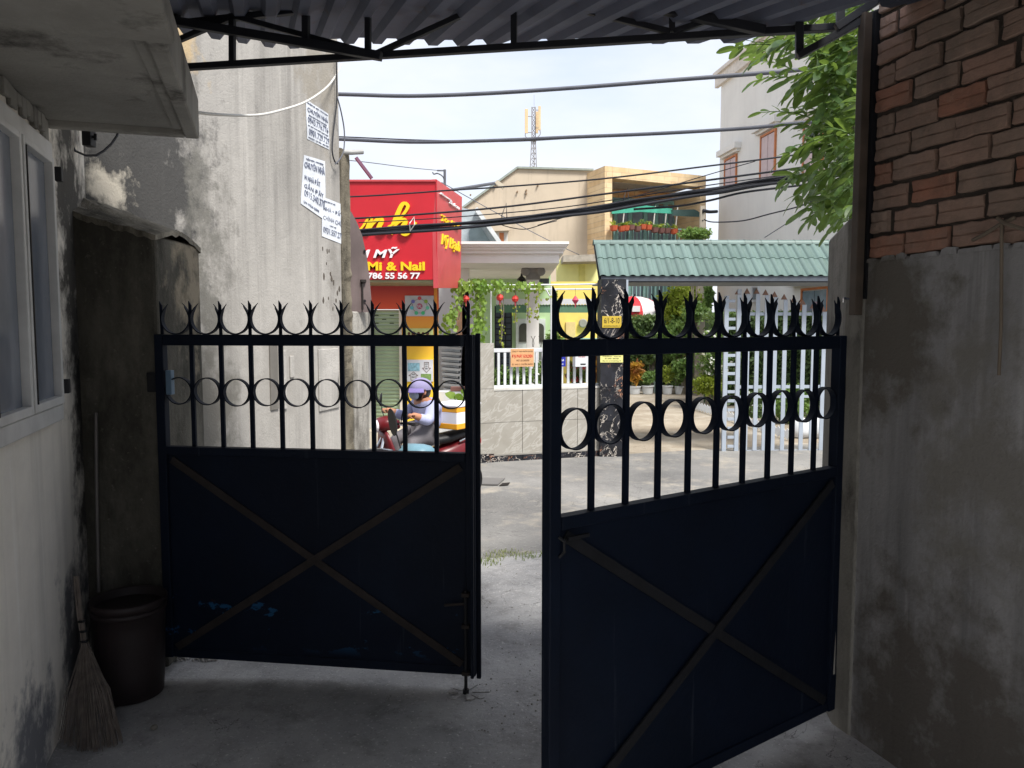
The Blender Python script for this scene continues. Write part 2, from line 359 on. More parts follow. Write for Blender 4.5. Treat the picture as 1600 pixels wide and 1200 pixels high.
for i in range(nU + 1):
    for j in range(nV + 1):
        f, g = i / nU, j / nV; p = (a * (1 - f) + b * f) * (1 - g) + (d * (1 - f) + c * f) * g
        z = 2.125 - .12 * f + .05 * math.sin(math.pi * min(1, g * 1.0)) + .012 * noise.fractal((p.x * 14, p.y * 14, 1), 1, 2, 4) + (.03 * (1 - f) * (g > .3))
        ex = V((.005 * (2 * f - 1), .006 * (2 * g - 1), 0)); vs.append((p.x + ex.x, p.y + ex.y, z))
for i in range(nU):
    for j in range(nV): k = i * (nV + 1) + j; fs.append((k, k + nV + 1, k + nV + 2, k + 1))
k0 = len(vs); m.add(vs, fs)
rim = [i * (nV + 1) for i in range(nU + 1)] + [nU * (nV + 1) + j for j in range(1, nV + 1)] + [i * (nV + 1) + nV for i in range(nU - 1, -1, -1)] + [j for j in range(nV - 1, 0, -1)]
lo = [(vs[i][0], vs[i][1], vs[i][2] - .020 - .012 * rnd.random()) for i in rim]; kk = len(m.v); m.v += lo
for i in range(len(rim)): j = (i + 1) % len(rim); m.f.append((rim[i], rim[j], kk + j, kk + i))
m.build('mortar_cap', mt['mortar'], pil)
tag(MB().tube([at(150, 645, 3.43), at(151, 760, 3.42), at(154, 925, 3.40)], .008).build('thin_rod', M1('pale_rod', (104, 100, 98), .5)), 'thin pale rod standing upright in the dark corner behind the bin', 'rod')
# ------------------------------------------------------------------ tall neighbour wall
TW = Pl((-2.12, 3.95), (.2506, .9681))
def tp(x, y): return tuple(TW.px(x, y))
tw_spots = [(tp(200, 240), .25, 1.05, (1, 1, .8), (62, 62, 62), .42), (tp(165, 300), .05, .35, (1, 1, 1.2), (214, 206, 190), .62),
            (tp(325, 420), .1, .8, (1.3, 1.3, .45), (116, 114, 108), .7), (tp(290, 60), .05, .35, (1, 1, .6), (186, 164, 128), .72),
            (tp(500, 120), .1, .8, (1, 1, .7), (148, 142, 132), .62), (tp(440, 600), .1, .75, (.9, .9, .8), (160, 156, 150), .6), (tp(520, 420), .05, .5, (2, 2, .6), (140, 136, 130), .65),
            (tp(330, 640), .1, .6, (1.2, 1.2, .6), (120, 117, 110), .55)]
mt['tallwall'] = concrete('rain_streaked_grey_render', (176, 172, 166), .82, 1.0, .55, 0, spots=tw_spots, bumps=.35)
nb = T('neighbour_wall', 'tall rain streaked grey side wall of the next building, with paper notices near its end', 'wall', TW.w(1.4, 0))
m = MB(); m.pbox(TW, -.35, 2.69, -.4, 5.2, -.2, 0); m.build('wall', mt['tallwall'], nb)
# plaster patches and remains of an old door frame low on the wall
mt['patch'] = concrete('plaster_patch', (188, 184, 178), .7, 3, .3, .2, bumps=.5)
m = MB()
for (x0, y0, x1, y1) in ((436, 548, 446, 640), (452, 556, 458, 590), (497, 545, 528, 640)): m.xbox(TW, x0, y0, x1, y1, .001, .012)
m.build('plaster_patch', mt['patch'], nb, bevel=.004)
m = MB(); m.xbox(TW, 421, 540, 433, 640, .001, .010); m.build('old_frame_mark', M1('old_frame', (120, 116, 110), .9), nb)
# chipped holes
m = MB()
for (x, y) in ((504, 388), (511, 392), (514, 392), (510, 412), (506, 432), (518, 436), (516, 428), (521, 441), (527, 458), (525, 470), (530, 452), (520, 482), (513, 466), (505, 470)):
    u, z = TW.uz(x, y); r_ = .012 + rnd.random() * .016
    m.prism([TW.w(u + r_ * .5 * math.cos(t) * (.7 + .6 * rnd.random()), z + r_ * math.sin(t) * (.7 + .6 * rnd.random()), .0005) for t in [k * math.pi / 4 for k in range(8)]], TW.n * .002)
m.build('chip', M1('raw_brick_chip', (88, 80, 72), .95), nb)
# rough pier at the end of the wall
mt['rubble'] = concrete('rough_rubble_concrete', (136, 128, 112), .55, 5, 0, .6, mc=(70, 66, 58), bumps=1.0)
u0 = 2.692; vs = []; fs = []; nzz = 60
zt = TW.uz(545, 238)[1]
for k in range(nzz + 1):
    z = -.4 + (zt + .4) * k / nzz; e = .02 * noise.fractal((z * 7, 0, 2), 1, 2, 4); e2 = .02 * noise.fractal((z * 9, 4, 2), 1, 2, 4)
    for (du, of) in ((.0, .012), (.16 + e, .012 + e2), (.16 + e2, -.2), (.0, -.2)): vs.append(TW.w(u0 + du, z, of))
for k in range(nzz):
    for j in range(4): fs.append((k * 4 + j, k * 4 + (j + 1) % 4, k * 4 + 4 + (j + 1) % 4, k * 4 + 4 + j))
fs += [(3, 2, 1, 0), tuple(nzz * 4 + j for j in range(4))]
MB().add(vs, fs).build('rough_pier', mt['rubble'], nb)
m = MB(); zt2 = TW.uz(560, 487)[1]; m.pbox(TW, 2.87, 3.17, -.4, zt2, -.25, .02)
mt['lowpier'] = concrete('peeling_low_pier', (178, 174, 166), .6, 3.5, .6, .5, mc=(84, 80, 74), bumps=.7)
lp = m.build('low_pier', mt['lowpier'], None, bevel=.012); tag(lp, 'peeling grey masonry pier below the bent metal sheet at the end of the tall wall', 'pier')
# metal sheet
mt['sheet'] = M1('rusted_sheet', (112, 98, 96), .6, .35, 3, .15, streak=.6)
ms = T('metal_sheet', 'bent purplish brown metal sheet with curved top edge bolted behind the tall wall end', 'metal sheet', TW.w(3.0, zt2))
P_ = Pl(TW.w(2.95, 0), (.9, .44)); m = MB()
m.xpoly(P_, [(540, 325), (549, 331), (558, 348), (566, 368), (573, 400), (578, 440), (582, 488), (540, 488)], -.012, 0); m.build('sheet', mt['sheet'], ms)
m = MB(); m.xbox(P_, 563, 437, 571, 441, .001, .03); m.xbox(P_, 565, 441, 567, 484, .001, .02); m.build('latch_rod', mt['gaterust'], ms)
m = MB()
for y in (392, 440, 470): MB().tube([P_.px(570, y, 0), P_.px(570, y, .015)], .012).build('bolt', mt['steel'], ms)
tag(MB().tube([TW.px(531, 237, -.02), TW.px(549, 238, .05), TW.px(567, 237, .12)], .022, 10).build('pipe_stub', M1('pvc', (168, 168, 166), .5)), 'short grey plastic pipe sticking out of the tall wall end', 'pipe')
# paper notices (flat sheets with print)
mt['paper'] = M1('paper', (218, 222, 228), .85, .12, 8, .2)
mt['ink'] = M1('printed_ink', (118, 124, 142), .8, .2, 20, 0)
def text(s, P, rect, mat, parent, name='lettering', depth=.002, off=.0, shear=0, bold=0, space=1.0, quad=None):
    cu = bpy.data.curves.new('t', 'FONT'); cu.body = s; cu.offset = bold; cu.shear = shear; cu.resolution_u = 3; cu.space_character = space
    ob = bpy.data.objects.new('t', cu); COL.objects.link(ob); bpy.context.view_layer.update()
    me = bpy.data.meshes.new_from_object(ob); bpy.data.objects.remove(ob)
    xs = [v.co.x for v in me.vertices]; ys = [v.co.y for v in me.vertices]
    x0, x1, y0, y1 = min(xs), max(xs), min(ys), max(ys)
    u0, u1, z0, z1 = rect if quad is None else (0, 1, 0, 1)
    vs = []
    for v in me.vertices:
        f, g = (v.co.x - x0) / (x1 - x0), (v.co.y - y0) / (y1 - y0)
        if quad is None: vs.append(P.w(u0 + (u1 - u0) * f, z0 + (z1 - z0) * g, off + depth))
        else:
            f = quad[4] + (quad[5] - quad[4]) * f; g = quad[6] + (quad[7] - quad[6]) * g
            a_, b_, c_, d_ = quad[:4]; vs.append((a_ * (1 - f) + b_ * f) * (1 - g) + (d_ * (1 - f) + c_ * f) * g + P.n * depth)
    n_ = len(vs); fs = [tuple(p.vertices) for p in me.polygons]
    from collections import Counter
    ed = Counter(); od = {}
    for f_ in fs:
        for i in range(len(f_)):
            e = (f_[i], f_[(i + 1) % len(f_)]); ed[tuple(sorted(e))] += 1; od[tuple(sorted(e))] = e
    side = [(od[e][0], od[e][0] + n_, od[e][1] + n_, od[e][1]) for e, k in ed.items() if k == 1]
    vs += [v - P.n * depth for v in vs]
    bpy.data.meshes.remove(me)
    return MB().add(vs, fs + side).build(name, mat, parent, fix=False)
def notice(label, corners, lines, parent_off=.004):
    """corners px: top-left, top-right, bottom-right, bottom-left on the tall wall"""
    tl, tr, br, bl = [TW.px(x, y, parent_off) for x, y in corners]
    t = T('paper_notice', label, 'notice', (bl + br) / 2, 'paper notices on the tall wall')
    m = MB(); k = 6; vs = []; fs = []
    for i in range(k + 1):
        for j in range(k + 1):
            f, g = i / k, j / k; p = (bl * (1 - f) + br * f) * (1 - g) + (tl * (1 - f) + tr * f) * g; vs.append(p + TW.n * (.0035 * noise.noise(p * 9)))
    for i in range(k):
        for j in range(k): q = i * (k + 1) + j; fs.append((q, q + k + 1, q + k + 2, q + 1))
    m.add(vs + [v - TW.n * .002 for v in vs], fs + [tuple((k + 1) ** 2 + i for i in f[::-1]) for f in fs]); m.build('sheet', mt['paper'], t)
    for (s, f0, f1, g0, g1, b) in lines:
        text(s, TW, None, mt['ink'], t, quad=(bl, br, tr, tl, f0, f1, g0, g1), depth=.0045, bold=b)
notice('white paper notice highest on the wall, reading CHUYÊN NHÀ with two phone numbers', ((478, 155), (513, 178), (515, 234), (480, 217)),
       [('NHẬN KÝ GỬI - MUA BÁN', .05, .95, .91, .96, -.005), ('CHUYÊN NHÀ', .05, .95, .72, .86, -.012), ('MUA BÁN, THUÊ NHÀ ĐẤT', .1, .9, .62, .67, 0), ('0943.776.776', .05, .95, .44, .59, -.012), ('KÝ GỬI NHÀ ĐẤT KHU VỰC', .05, .95, .35, .39, 0), ('0901.729.729', .08, .97, .14, .30, -.012), ('NHANH - UY TÍN - GIÁ TỐT', .05, .95, .05, .09, 0)])
notice('tilted white paper notice in the middle reading CHUYÊN NHÀ and GẦN ĐÂY', ((475, 242), (508, 252), (509, 345), (470, 318)),
       [('TRẦN TUẤN - MINH HÙNG', .1, .9, .92, .96, 0), ('CHUYÊN NHÀ', .04, .96, .76, .90, .01), ('N NHÀ ĐẤT', .08, .75, .52, .66, -.012), ('GẦN ĐÂY', .08, .9, .36, .48, -.012), ('0915.340.370', .1, .95, .20, .32, -.012), ('LH: MUA BÁN', .1, .7, .06, .11, 0)])
notice('lowest white paper notice reading NHÀ + ĐẤT CHÍNH CHỦ', ((503, 307), (536, 320), (536, 382), (503, 369)),
       [('MUA BÁN KÝ GỬI', .1, .6, .90, .94, 0), ('NHÀ + ĐẤT', .06, .94, .68, .82, -.012), ('CHÍNH CHỦ', .05, .93, .44, .58, -.012), ('LIÊN HỆ', .35, .65, .33, .36, 0), ('0931.557.279', .05, .97, .12, .26, -.012)])
# wires on the tall wall
def curve3(pts, Ys=None, P=None, off=0, k=4):
    ps = [P.px(x, y, off) for x, y in pts] if P else [at(x, y, Y) for (x, y), Y in zip(pts, Ys)]
    out = []
    for i in range(len(ps) - 1):
        p0 = ps[max(i - 1, 0)]; p1 = ps[i]; p2 = ps[i + 1]; p3 = ps[min(i + 2, len(ps) - 1)]
        for j in range(k):
            t = j / k; out.append(.5 * ((2 * p1) + (p2 - p0) * t + (2 * p0 - 5 * p1 + 4 * p2 - p3) * t * t + (3 * p1 - p0 - 3 * p2 + p3) * t ** 3))
    return out + [ps[-1]]
tag(MB().tube(curve3([(296, 174), (340, 179), (400, 180), (440, 172), (480, 158), (512, 135), (528, 112), (533, 100)], [3.45, 3.8, 4.4, 5.0, 5.6, 6.2, 6.6, 6.7]), .008).build('white_wire', mt['whitecable'], smooth=True), 'thin white wire sagging from the awning across the tall wall', 'wire')
tag(MB().tube(curve3([(525, 82), (526, 120), (526, 160), (521, 205), (519, 235), (523, 252), (528, 256)], P=TW, off=.03), .006).build('black_wire', mt['cable'], smooth=True), 'black wire hanging down the corner of the tall wall', 'wire')
tag(MB().tube(curve3([(527, 152), (533, 175), (538, 205), (537, 235), (530, 250), (524, 256)], P=TW, off=.06), .006).build('loose_wire', mt['graycable'], smooth=True), 'loose thin grey wire looping off the end of the tall wall', 'wire')
# ================================================================== RIGHT WALL
RW = Pl((1.2975, 2.9828), -D)
rw_spots = [((1.36, 2.8, 1.6), .1, .5, (1, 1, .7), (92, 88, 82), .55), ((1.45, 2.5, .2), .2, .8, (1, 1, 1), (92, 88, 84), .5), ((1.5, 2.4, 1.2), .1, .6, (1, 1, .6), (118, 116, 112), .7)]
mt['rightwall'] = concrete('right_wall_plaster', (150, 150, 152), .72, 1.6, .85, 0, mc=(48, 46, 44), spots=rw_spots, bumps=.4)
rw = T('right_wall', 'right boundary wall, stained plaster below and rough hollow bricks above', 'wall', RW.w(.5, 0))
zb = 1.845
m = MB(); m.pbox(RW, 0, 8, -.02, zb, -.12, 0); m.build('plaster_base', mt['rightwall'], rw, bevel=.01)
n = N('dark_mortar'); mt['dmortar'] = n.bump(n.noise(30, 6, .7), .8, .02).out(n.mix(n.noise(6, 5), lin((46, 42, 40)), lin((84, 76, 70))), .95)
m = MB(); m.pbox(RW, .10, 8, zb, 3.3, -.10, -.018); m.build('mortar', mt['dmortar'], rw)
def brick_mat():
    n = N('fired_hollow_brick'); r = n.rand(); a, b, c = lin((164, 132, 118)), lin((148, 127, 115)), lin((162, 116, 98))
    col = n.mix(n.ramp(r, 0, .6), a, b); col = n.mix(n.ramp(r, .82, .86), col, c); col = n.mix(n.ramp(r, .3, .32, 0, 0), col, a)
    g = n.t.nodes.new('ShaderNodeNewGeometry').outputs['Position']
    col = n.mix(n.ramp(n.noise(9, 7, .7, vec=g), .4, .7, 0, .6), col, lin((98, 88, 80)))
    col = n.mix(n.ramp(n.noise(26, 5, .7, (1, 1, .5), vec=g), .55, .75, 0, .4), col, lin((176, 146, 128)))
    col = n.mix(n.ramp(n.noise(3.2, 5, .6, vec=g, loc=(3, 3, 3)), .45, .65, 0, .55), col, lin((128, 118, 110)))
    n.bump(n.math('ADD', n.noise(45, 6, .7, (.6, .6, 2), vec=g), n.math('MULTIPLY', n.noise(14, 6, .7, vec=g), 1)), .55, .008); return n.out(col, .93, 0, .2)
mt['brick'] = brick_mat()
BL = .178; variants = []
for k in range(5):
    r_ = random.Random(k); m = MB(); n_s = 5; vs = []; fs = []
    prof = [(0, 0), (.10, 0), (.10, .078), (0, .078), (-.0, .042), (.006, .0405), (.006, .0375), (0, .036)]
    prof = [(0, .004), (.004, 0), (.10, 0), (.10, .075), (.004, .075), (0, .071), (0, .041), (.005, .039), (.005, .036), (0, .034)]
    for i in range(n_s + 1):
        x = BL * i / n_s; j = [(r_.random() - .5) * .005 for _ in range(4)]
        for (yy, zz) in prof:
            e = .0015 * (r_.random() - .5) * 2
            vs.append((x + (r_.random() - .5) * .007 * (i in (0, n_s)), yy + e * 1.6 + (.004 if i in (0, n_s) and yy < .01 else 0), zz + (j[0] if zz > .06 else j[1] if zz < .01 else 0)))
    q = len(prof)
    for i in range(n_s):
        for j in range(q): fs.append((i * q + j, i * q + (j + 1) % q, (i + 1) * q + (j + 1) % q, (i + 1) * q + j))
    fs += [tuple(range(q - 1, -1, -1)), tuple(n_s * q + j for j in range(q))]
    m.add(vs, fs); me = m.mesh('brick')
    import bmesh
    bm = bmesh.new(); bm.from_mesh(me); bmesh.ops.recalc_face_normals(bm, faces=bm.faces); bm.to_mesh(me); bm.free()
    me.materials.append(mt['brick']); variants.append(me)
RM = RW.mat()
pitch = .0875
for row in range(16):
    z = zb + .006 + row * pitch; u = .105; first = .155 if row % 2 == 0 else .078
    while u < 2.3:
        ln = first if u < .11 else BL * (.96 + .08 * rnd.random()); gap = .009 + .014 * rnd.random()
        Mx = RM @ Matrix.Translation((u, .0 + (rnd.random() - .5) * .016, z + (rnd.random() - .5) * .008)) @ Matrix.Rotation((rnd.random() - .5) * .02, 4, 'Y') @ Matrix.Diagonal((ln / BL, 1, 1, 1))
        inst(rnd.choice(variants), 'brick', None, rw, Mx); u += ln + gap
for k in range(34):
    u = .10 + k * .065; m = MB(); h_ = .002 + .009 * rnd.random() * (k % 3); l_ = .03 + .06 * rnd.random()
    m.prism([RW.w(u, zb - .012, -.01), RW.w(u + l_, zb - .012, -.01), RW.w(u + l_ * .9, zb + h_, -.01), RW.w(u + l_ * .4, zb + h_ * 1.3, -.01), RW.w(u + .004, zb + h_ * .6, -.01)], RW.n * (.013 + .008 * rnd.random())); m.build('plaster_edge', mt['rightwall'], rw)
# end pillar
mt['rpillar'] = concrete('grey_end_pillar', (150, 148, 142), .6, 2.5, .6, .35, mc=(52, 50, 47), bumps=.5)
b0 = RW.w(0, 0, .0); rp_ = T('gate_pillar', 'grey concrete gate pillar with sloping top in front of the leafy tree', 'pillar', RW.w(0, 0, -.05))
base = [RW.w(.094, 0, .004), RW.w(-.002, 0, .004), RW.w(-.26, 0, -.055), RW.w(-.20, 0, -.32), ]
base = [RW.w(.094, 0, .006), RW.w(-.004, 0, .006), V((1.332, 3.27, 0)), V((1.55, 3.27, 0)), V((1.55, 3.0, 0))]
m = MB(); n5 = 5; tops = [2.03, 2.01, 1.96, 1.98, 2.04]
m.add([tuple(p + UP * -.1) for p in base] + [(p.x, p.y, t) for p, t in zip(base, tops)], [(4, 3, 2, 1, 0), (5, 6, 7, 8, 9)] + [(i, (i + 1) % 5, (i + 1) % 5 + 5, i + 5) for i in range(5)])
m.build('shaft', mt['rpillar'], rp_, bevel=.012)
post = T('steel_post', 'rusty square steel post at the edge of the brick wall', 'post', RW.w(.078, 1.65))
mt['postst'] = M1('brown_steel_post', (84, 74, 66), .6, .4, 10, .25, streak=.4)
m = MB(); m.pbox(RW, .055, .088, 1.64, 2.74, .008, .044); m.build('tube', mt['postst'], post, bevel=.003)
m = MB(); m.pbox(RW, .070, .10, 1.70, 2.74, -.03, .007); m.build('flange', mt['steel'], post)
m = MB(); m.tube([RW.w(.05, 1.70, .03), RW.w(.025, 1.705, .04), RW.w(.02, 1.69, .04)], .005); m.build('pin', mt['chrome'], post)
tag(MB().tube([RW.w(.0, 1.02, .030), RW.w(.008, .55, .030), RW.w(.012, .22, .028)], .012, 8).build('drain_pipe', M1('grimy_pvc', (160, 156, 148), .5, .4)), 'narrow pale pipe running down beside the right gate hinge', 'pipe')
m = MB(); m.tube([RW.w(.70, 1.92, .02), RW.w(.66, 1.905, .03), RW.w(.60, 1.88, .025), RW.w(.55, 1.87, .01)], .006); m.tube([RW.w(.665, 1.91, .03), RW.w(.67, 1.8, .03), RW.w(.675, 1.6, .025), RW.w(.68, 1.45, .03)], .005)
m.tube([RW.w(.65, 1.925, .03), RW.w(.68, 1.905, .036), RW.w(.74, 1.88, .03), RW.w(.85, 1.85, .02)], .006)
tag(m.build('tied_string', M1('old_string', (112, 102, 90), .9)), 'old string knotted at the foot of the bricks and hanging down the plaster', 'string')
# ================================================================== GATES
def gate(label, p0, p1, hinge_right):
    P = Pl(p0, V(p1) - V(p0)); W = (V((p1[0], p1[1], 0)) - P.p).length; g = mt['gate2' if hinge_right else 'gate']
    t = T('gate_leaf', label, 'gate', P.w(W if hinge_right else 0, 0), 'pair of driveway gate leaves'); zb_, zm, zt_ = .07, 1.055, 1.562
    MT = P.mat()
    s_ = .042
    m = MB(); m.pbox(P, 0, s_, zb_, zt_, -.02, .02); m.build('stile', g, t, bevel=.004)
    m = MB(); m.pbox(P, W - s_, W, zb_, zt_, -.02, .02); m.build('stile', g, t, bevel=.004)
    m = MB(); m.pbox(P, s_, W - s_, zt_ - .05, zt_ - .001, -.019, .019); m.build('top_rail', g, t, bevel=.004)
    m = MB(); m.pbox(P, s_, W - s_, zm - .038, zm, -.018, .024); m.build('middle_rail', g, t, bevel=.003)
    m = MB(); m.pbox(P, s_, W - s_, zb_, zb_ + .04, -.018, .012); m.build('bottom_rail', g, t, bevel=.003)
    nx, nz_ = 24, 14; vs = []; fs = []
    for i in range(nx + 1):
        for j in range(nz_ + 1):
            u = s_ - .01 + (W - 2 * s_ + .02) * i / nx; z = zb_ + .012 + (zm - .05 - zb_) * j / nz_; e = .003 * noise.fractal((u * 3, z * 3, W), 1, 2, 2)
            vs.append(P.w(u, z, .004 + e))
    for i in range(nx):
        for j in range(nz_): k = i * (nz_ + 1) + j; fs.append((k, k + nz_ + 1, k + nz_ + 2, k + 1))
    K = len(vs); vs += [v - P.n * .003 for v in vs]; fs += [tuple(i + K for i in f[::-1]) for f in fs]
    MB().add(vs, fs).build('sheet_panel', g, t, smooth=True, fix=False)
    # diagonal braces
    c = (zb_ + zm) / 2
    for (z0, z1, o) in ((zb_ + .05, zm - .06, .018), (zm - .06, zb_ + .05, .011)):
        m = MB(); m.bar(P.w(s_ + .02, z0, o), P.w(W - s_ - .02, z1, o), .006, .034, up=V((0, 0, 1))); m.build('brace', mt['rust2' if hinge_right else 'gaterust'], t)
    # bars, rings, spikes, crescents
    n_ = 10; ua, ub = .030, W - .030; dx = (ub - ua) / n_; lo = Pl((0, 0), (1, 0))
    bar = MB(); bar.box((-.0095, -.006, zm - .01), (.0095, .006, zt_ - .048)); bme = bar.mesh('bar'); bme.materials.append(g)
    rr = (dx - .020) / 2; ring = MB(); pts = [(rr * math.cos(2 * math.pi * k / 40), rr * math.sin(2 * math.pi * k / 40)) for k in range(41)]; ring.ribbon(lo, pts, .0042, -.0125, .0125); rme = ring.mesh('ring'); rme.materials.append(g)
    sp = MB(); sp.prism([(-.007, -.003, 0), (.007, -.003, 0), (.007, -.003, .130), (-.006, -.003, .150)], (0, .006, 0)); sme = sp.mesh('spike'); sme.materials.append(g)
    rc = dx / 2 - .003; th = []; pts = []
    for k in range(31):
        a_ = R(90 + 27 + (360 - 54) * k / 30); e = abs(k - 15) / 15; q = rc * (1 + max(0, e - .84) * .9); pts.append((q * math.cos(a_), q * math.sin(a_))); th.append(.0048 * (1 - .6 * max(0, e - .75) / .25))
    cr = MB(); ta = [.0125 * (1 - .92 * max(0, abs(k - 15) / 15 - .72) / .28) for k in range(31)]; cr.ribbon(lo, pts, th, [-x for x in ta], [.4 * x + .0075 * (x > .004) for x in ta]); cme = cr.mesh('crescent'); cme.materials.append(g)
    if not hinge_right: fu = 1
    for k in range(n_ + 1):
        u = ua + dx * k
        inst(sme, 'spike', None, t, MT @ Matrix.Translation((u, -.002 if k % 2 else .002, zt_ - .001)) @ Matrix.Rotation(R(rnd.uniform(-1.6, 1.6)), 4, 'Y'))
        if 0 < k < n_: inst(bme, 'bar', None, t, MT @ Matrix.Translation((u, 0, 0)))
        if k < n_:
            ru = u + dx / 2 + (.006 if k == 0 else -.006 if k == n_ - 1 else 0)
            inst(rme, 'ring', None, t, MT @ Matrix.Translation((ru, 0, 1.305 + rnd.uniform(-.003, .003))))
            inst(cme, 'crescent', None, t, MT @ Matrix.Translation((u + dx / 2, 0, zt_ + rc + .001)) @ Matrix.Rotation(R(rnd.uniform(-4, 4)), 4, 'Y'))
    # hinges
    for z in ((1.36, .20) if hinge_right else (1.345, .22)):
        m = MB(); s2 = 1 if hinge_right else -1; uh = W if hinge_right else 0
        m.pbox(P, min(uh - s2 * .004, uh + s2 * .045), max(uh - s2 * .004, uh + s2 * .045), z - .045, z + .045, -.015, .015); h_ = m.build('hinge', mt['steel'], t, bevel=.004)
    return t, P, W
HL = at(250, 700, 3.47); EL = at(743, 700, 3.27); FR = at(853, 700, 2.15); HR = at(1311, 700, 2.98)
gl, GPL, GWL = gate('left leaf of the dark blue steel gate, square to the view, with a drop bolt', HL, EL, False)
gr, GPR, GWR = gate('right leaf of the dark blue steel gate, swung inwards towards the viewer', FR, HR, True)
m = MB(); m.pbox(GPL, GWL - .002, GWL + .018, .045, 1.568, -.03, -.012); m.pbox(GPL, GWL - .018, GWL - .003, .07, 1.56, .022, .045); m.build('closing_strip', mt['gate'], gl, bevel=.004)
m = MB(); ub = GWL - .040
m.tube([GPL.w(ub, .0, .034), GPL.w(ub, .46, .034)], .0075, 10); m.tube([GPL.w(ub, .0, .034), GPL.w(ub, .018, .034)], .014, 10); bolt = m.build('drop_bolt', mt['steel'], gl)
m = MB()
for z in (.09, .30, .44): MB().pbox(GPL, ub - .016, ub + .016, z - .008, z + .008, .018, .046).build('bolt_bracket', mt['gaterust'], gl)
MB().tube([GPL.w(ub, .40, .034), GPL.w(ub - .09, .395, .05)], .006, 8).build('bolt_handle', mt['gaterust'], gl)

m = MB(); m.pbox(GPL, .048, .075, 1.29, 1.40, -.012, .016); m.build('hinge_plate', M1('pale_hinge_steel', (92, 118, 142), .4), gl, bevel=.003)
m = MB(); m.tube([GPL.w(.06, .05, .02), GPL.w(.06, .09, .02)], .012)
# right gate: latch bits near the free end
m = MB(); m.tube([GPR.w(.03, 1.0, .022), GPR.w(.045, .985, .03), GPR.w(.045, .955, .03), GPR.w(.03, .94, .024)], .005); m.pbox(GPR, .06, .14, .985, .995, .02, .03); m.build('latch', mt['steel'], gr)
# ================================================================== ROOF AND TRUSS
TR = Pl(HL, EL - HL)
TR = Pl((-1.605, 3.47), (.98591, -.16728))
mt['tr'] = M1('painted_truss_steel', (34, 36, 44), .6, .4, 9, .2, streak=.3)
truss = T('roof_truss', 'dark square tube roof truss spanning the driveway above the gate', 'roof truss', TR.w(1.5, 2.7))
def mem(name, x0, y0, x1, y1, wd=.026, off=0.0, h=None):
    m = MB(); a_, b_ = TR.px(x0, y0, off), TR.px(x1, y1, off); m.bar(a_, b_, wd, h or wd, up=TR.n if abs((b_ - a_).normalized().z) > .9 else UP); m.build(name, mt['tr'], truss, bevel=.002)
m = MB(); m.bar(TR.w(.02, 2.722), TR.w(2.93, 2.722), .03, .026); m.build('bottom_chord', mt['tr'], truss, bevel=.002)
mem('top_chord', 240, 41, 577, 5); mem('top_chord', 577, 5, 800, -14); mem('top_chord', 800, -14, 1330, -40)
for x, y0, y1 in ((363, 22, 99), (575, 4, 90), (803, -20, 72), (1050, -30, 50)): mem('web_post', x, y0, x, y1, .024, .002)
for q in ((365, 26, 262, 70), (367, 26, 588, 86), (588, 84, 800, -12), (806, -10, 1048, 50), (1052, 50, 1250, -16)): mem('web_brace', *q, .022, .006)
br = T('roof_truss', 'second set of dark roof bracing with the short hanging posts by the brick wall', 'roof truss', TR.w(2.6, 2.7))
truss2 = truss; truss = br
for x, y0, y1 in ((275, -30, 36), (478, -20, 70), (1249, -60, 90), (1313, -60, 48)): mem('hanging_post', x, y0, x, y1, .028, .034)
mem('purlin', 255, 30, 596, 88, .034, .05); mem('purlin', 900, -14, 1195, 48, .034, .05)
mem('brace', 1246, 88, 1352, 30, .026, .062); mem('brace', 1306, 44, 1384, -8, .028, .066); mem('brace', 1352, 30, 1420, 4, .03, .062)
truss = truss2
# corrugated roof
roof = T('driveway_roof', 'corrugated grey metal roof over the driveway, sloping up towards the street', 'roof', (0, 2, 2.75))
n = N('grey_corrugated_steel'); cc = n.mix(n.ramp(n.noise(2, 6, .6, (1, 1, 1)), .35, .7), lin((86, 91, 108)), lin((102, 107, 124))); cc = n.mix(n.ramp(n.noise(12, 6, .7), .58, .72, 0, .6), cc, lin((96, 76, 64)))
mt['roof'] = n.bump(n.noise(9, 3), .1, .01).out(cc, .75, 0, .3)
Zr = lambda q: 2.912 + .165 * (q - 3.52)
def rp_px(x, y):  # pixel to roof plane -> (s,q)
    r = ray(x, y); nrm = V((0, 0, 1)) - D * .165; p0 = D * 3.52 + UP * 2.912
    p = EYE + r * ((p0 - EYE).dot(nrm) / r.dot(nrm)); return p.dot(S), p.dot(D)
edge = [rp_px(x, y) for x, y in ((200, 36), (285, 48), (440, 72), (564, 66), (700, 70), (819, 68), (1000, 66), (1180, 64), (1232, 6), (1290, -60))]
edge = [(edge[0][0] - 1.5, edge[0][1])] + edge + [(edge[-1][0] + .4, edge[-1][1] - .45), (4.5, edge[-1][1] - .9)]
def qe(s_):
    for (a_, qa), (b_, qb) in zip(edge, edge[1:]):
        if a_ <= s_ <= b_: return qa + (qb - qa) * (s_ - a_) / (b_ - a_ + 1e-9)
    return edge[-1][1]
per = .125; prof = [(0, 0), (.045, 0), (.065, .028), (.105, .028)]
s_, sheets, cur, k = -2.4, [], [], 0
while s_ < 4.2:
    for (ds, dz) in prof: cur.append((s_ + ds, dz))
    s_ += per; k += 1
    if k % 7 == 0: cur.append((s_ + .045, .0)); sheets.append(cur); cur = []
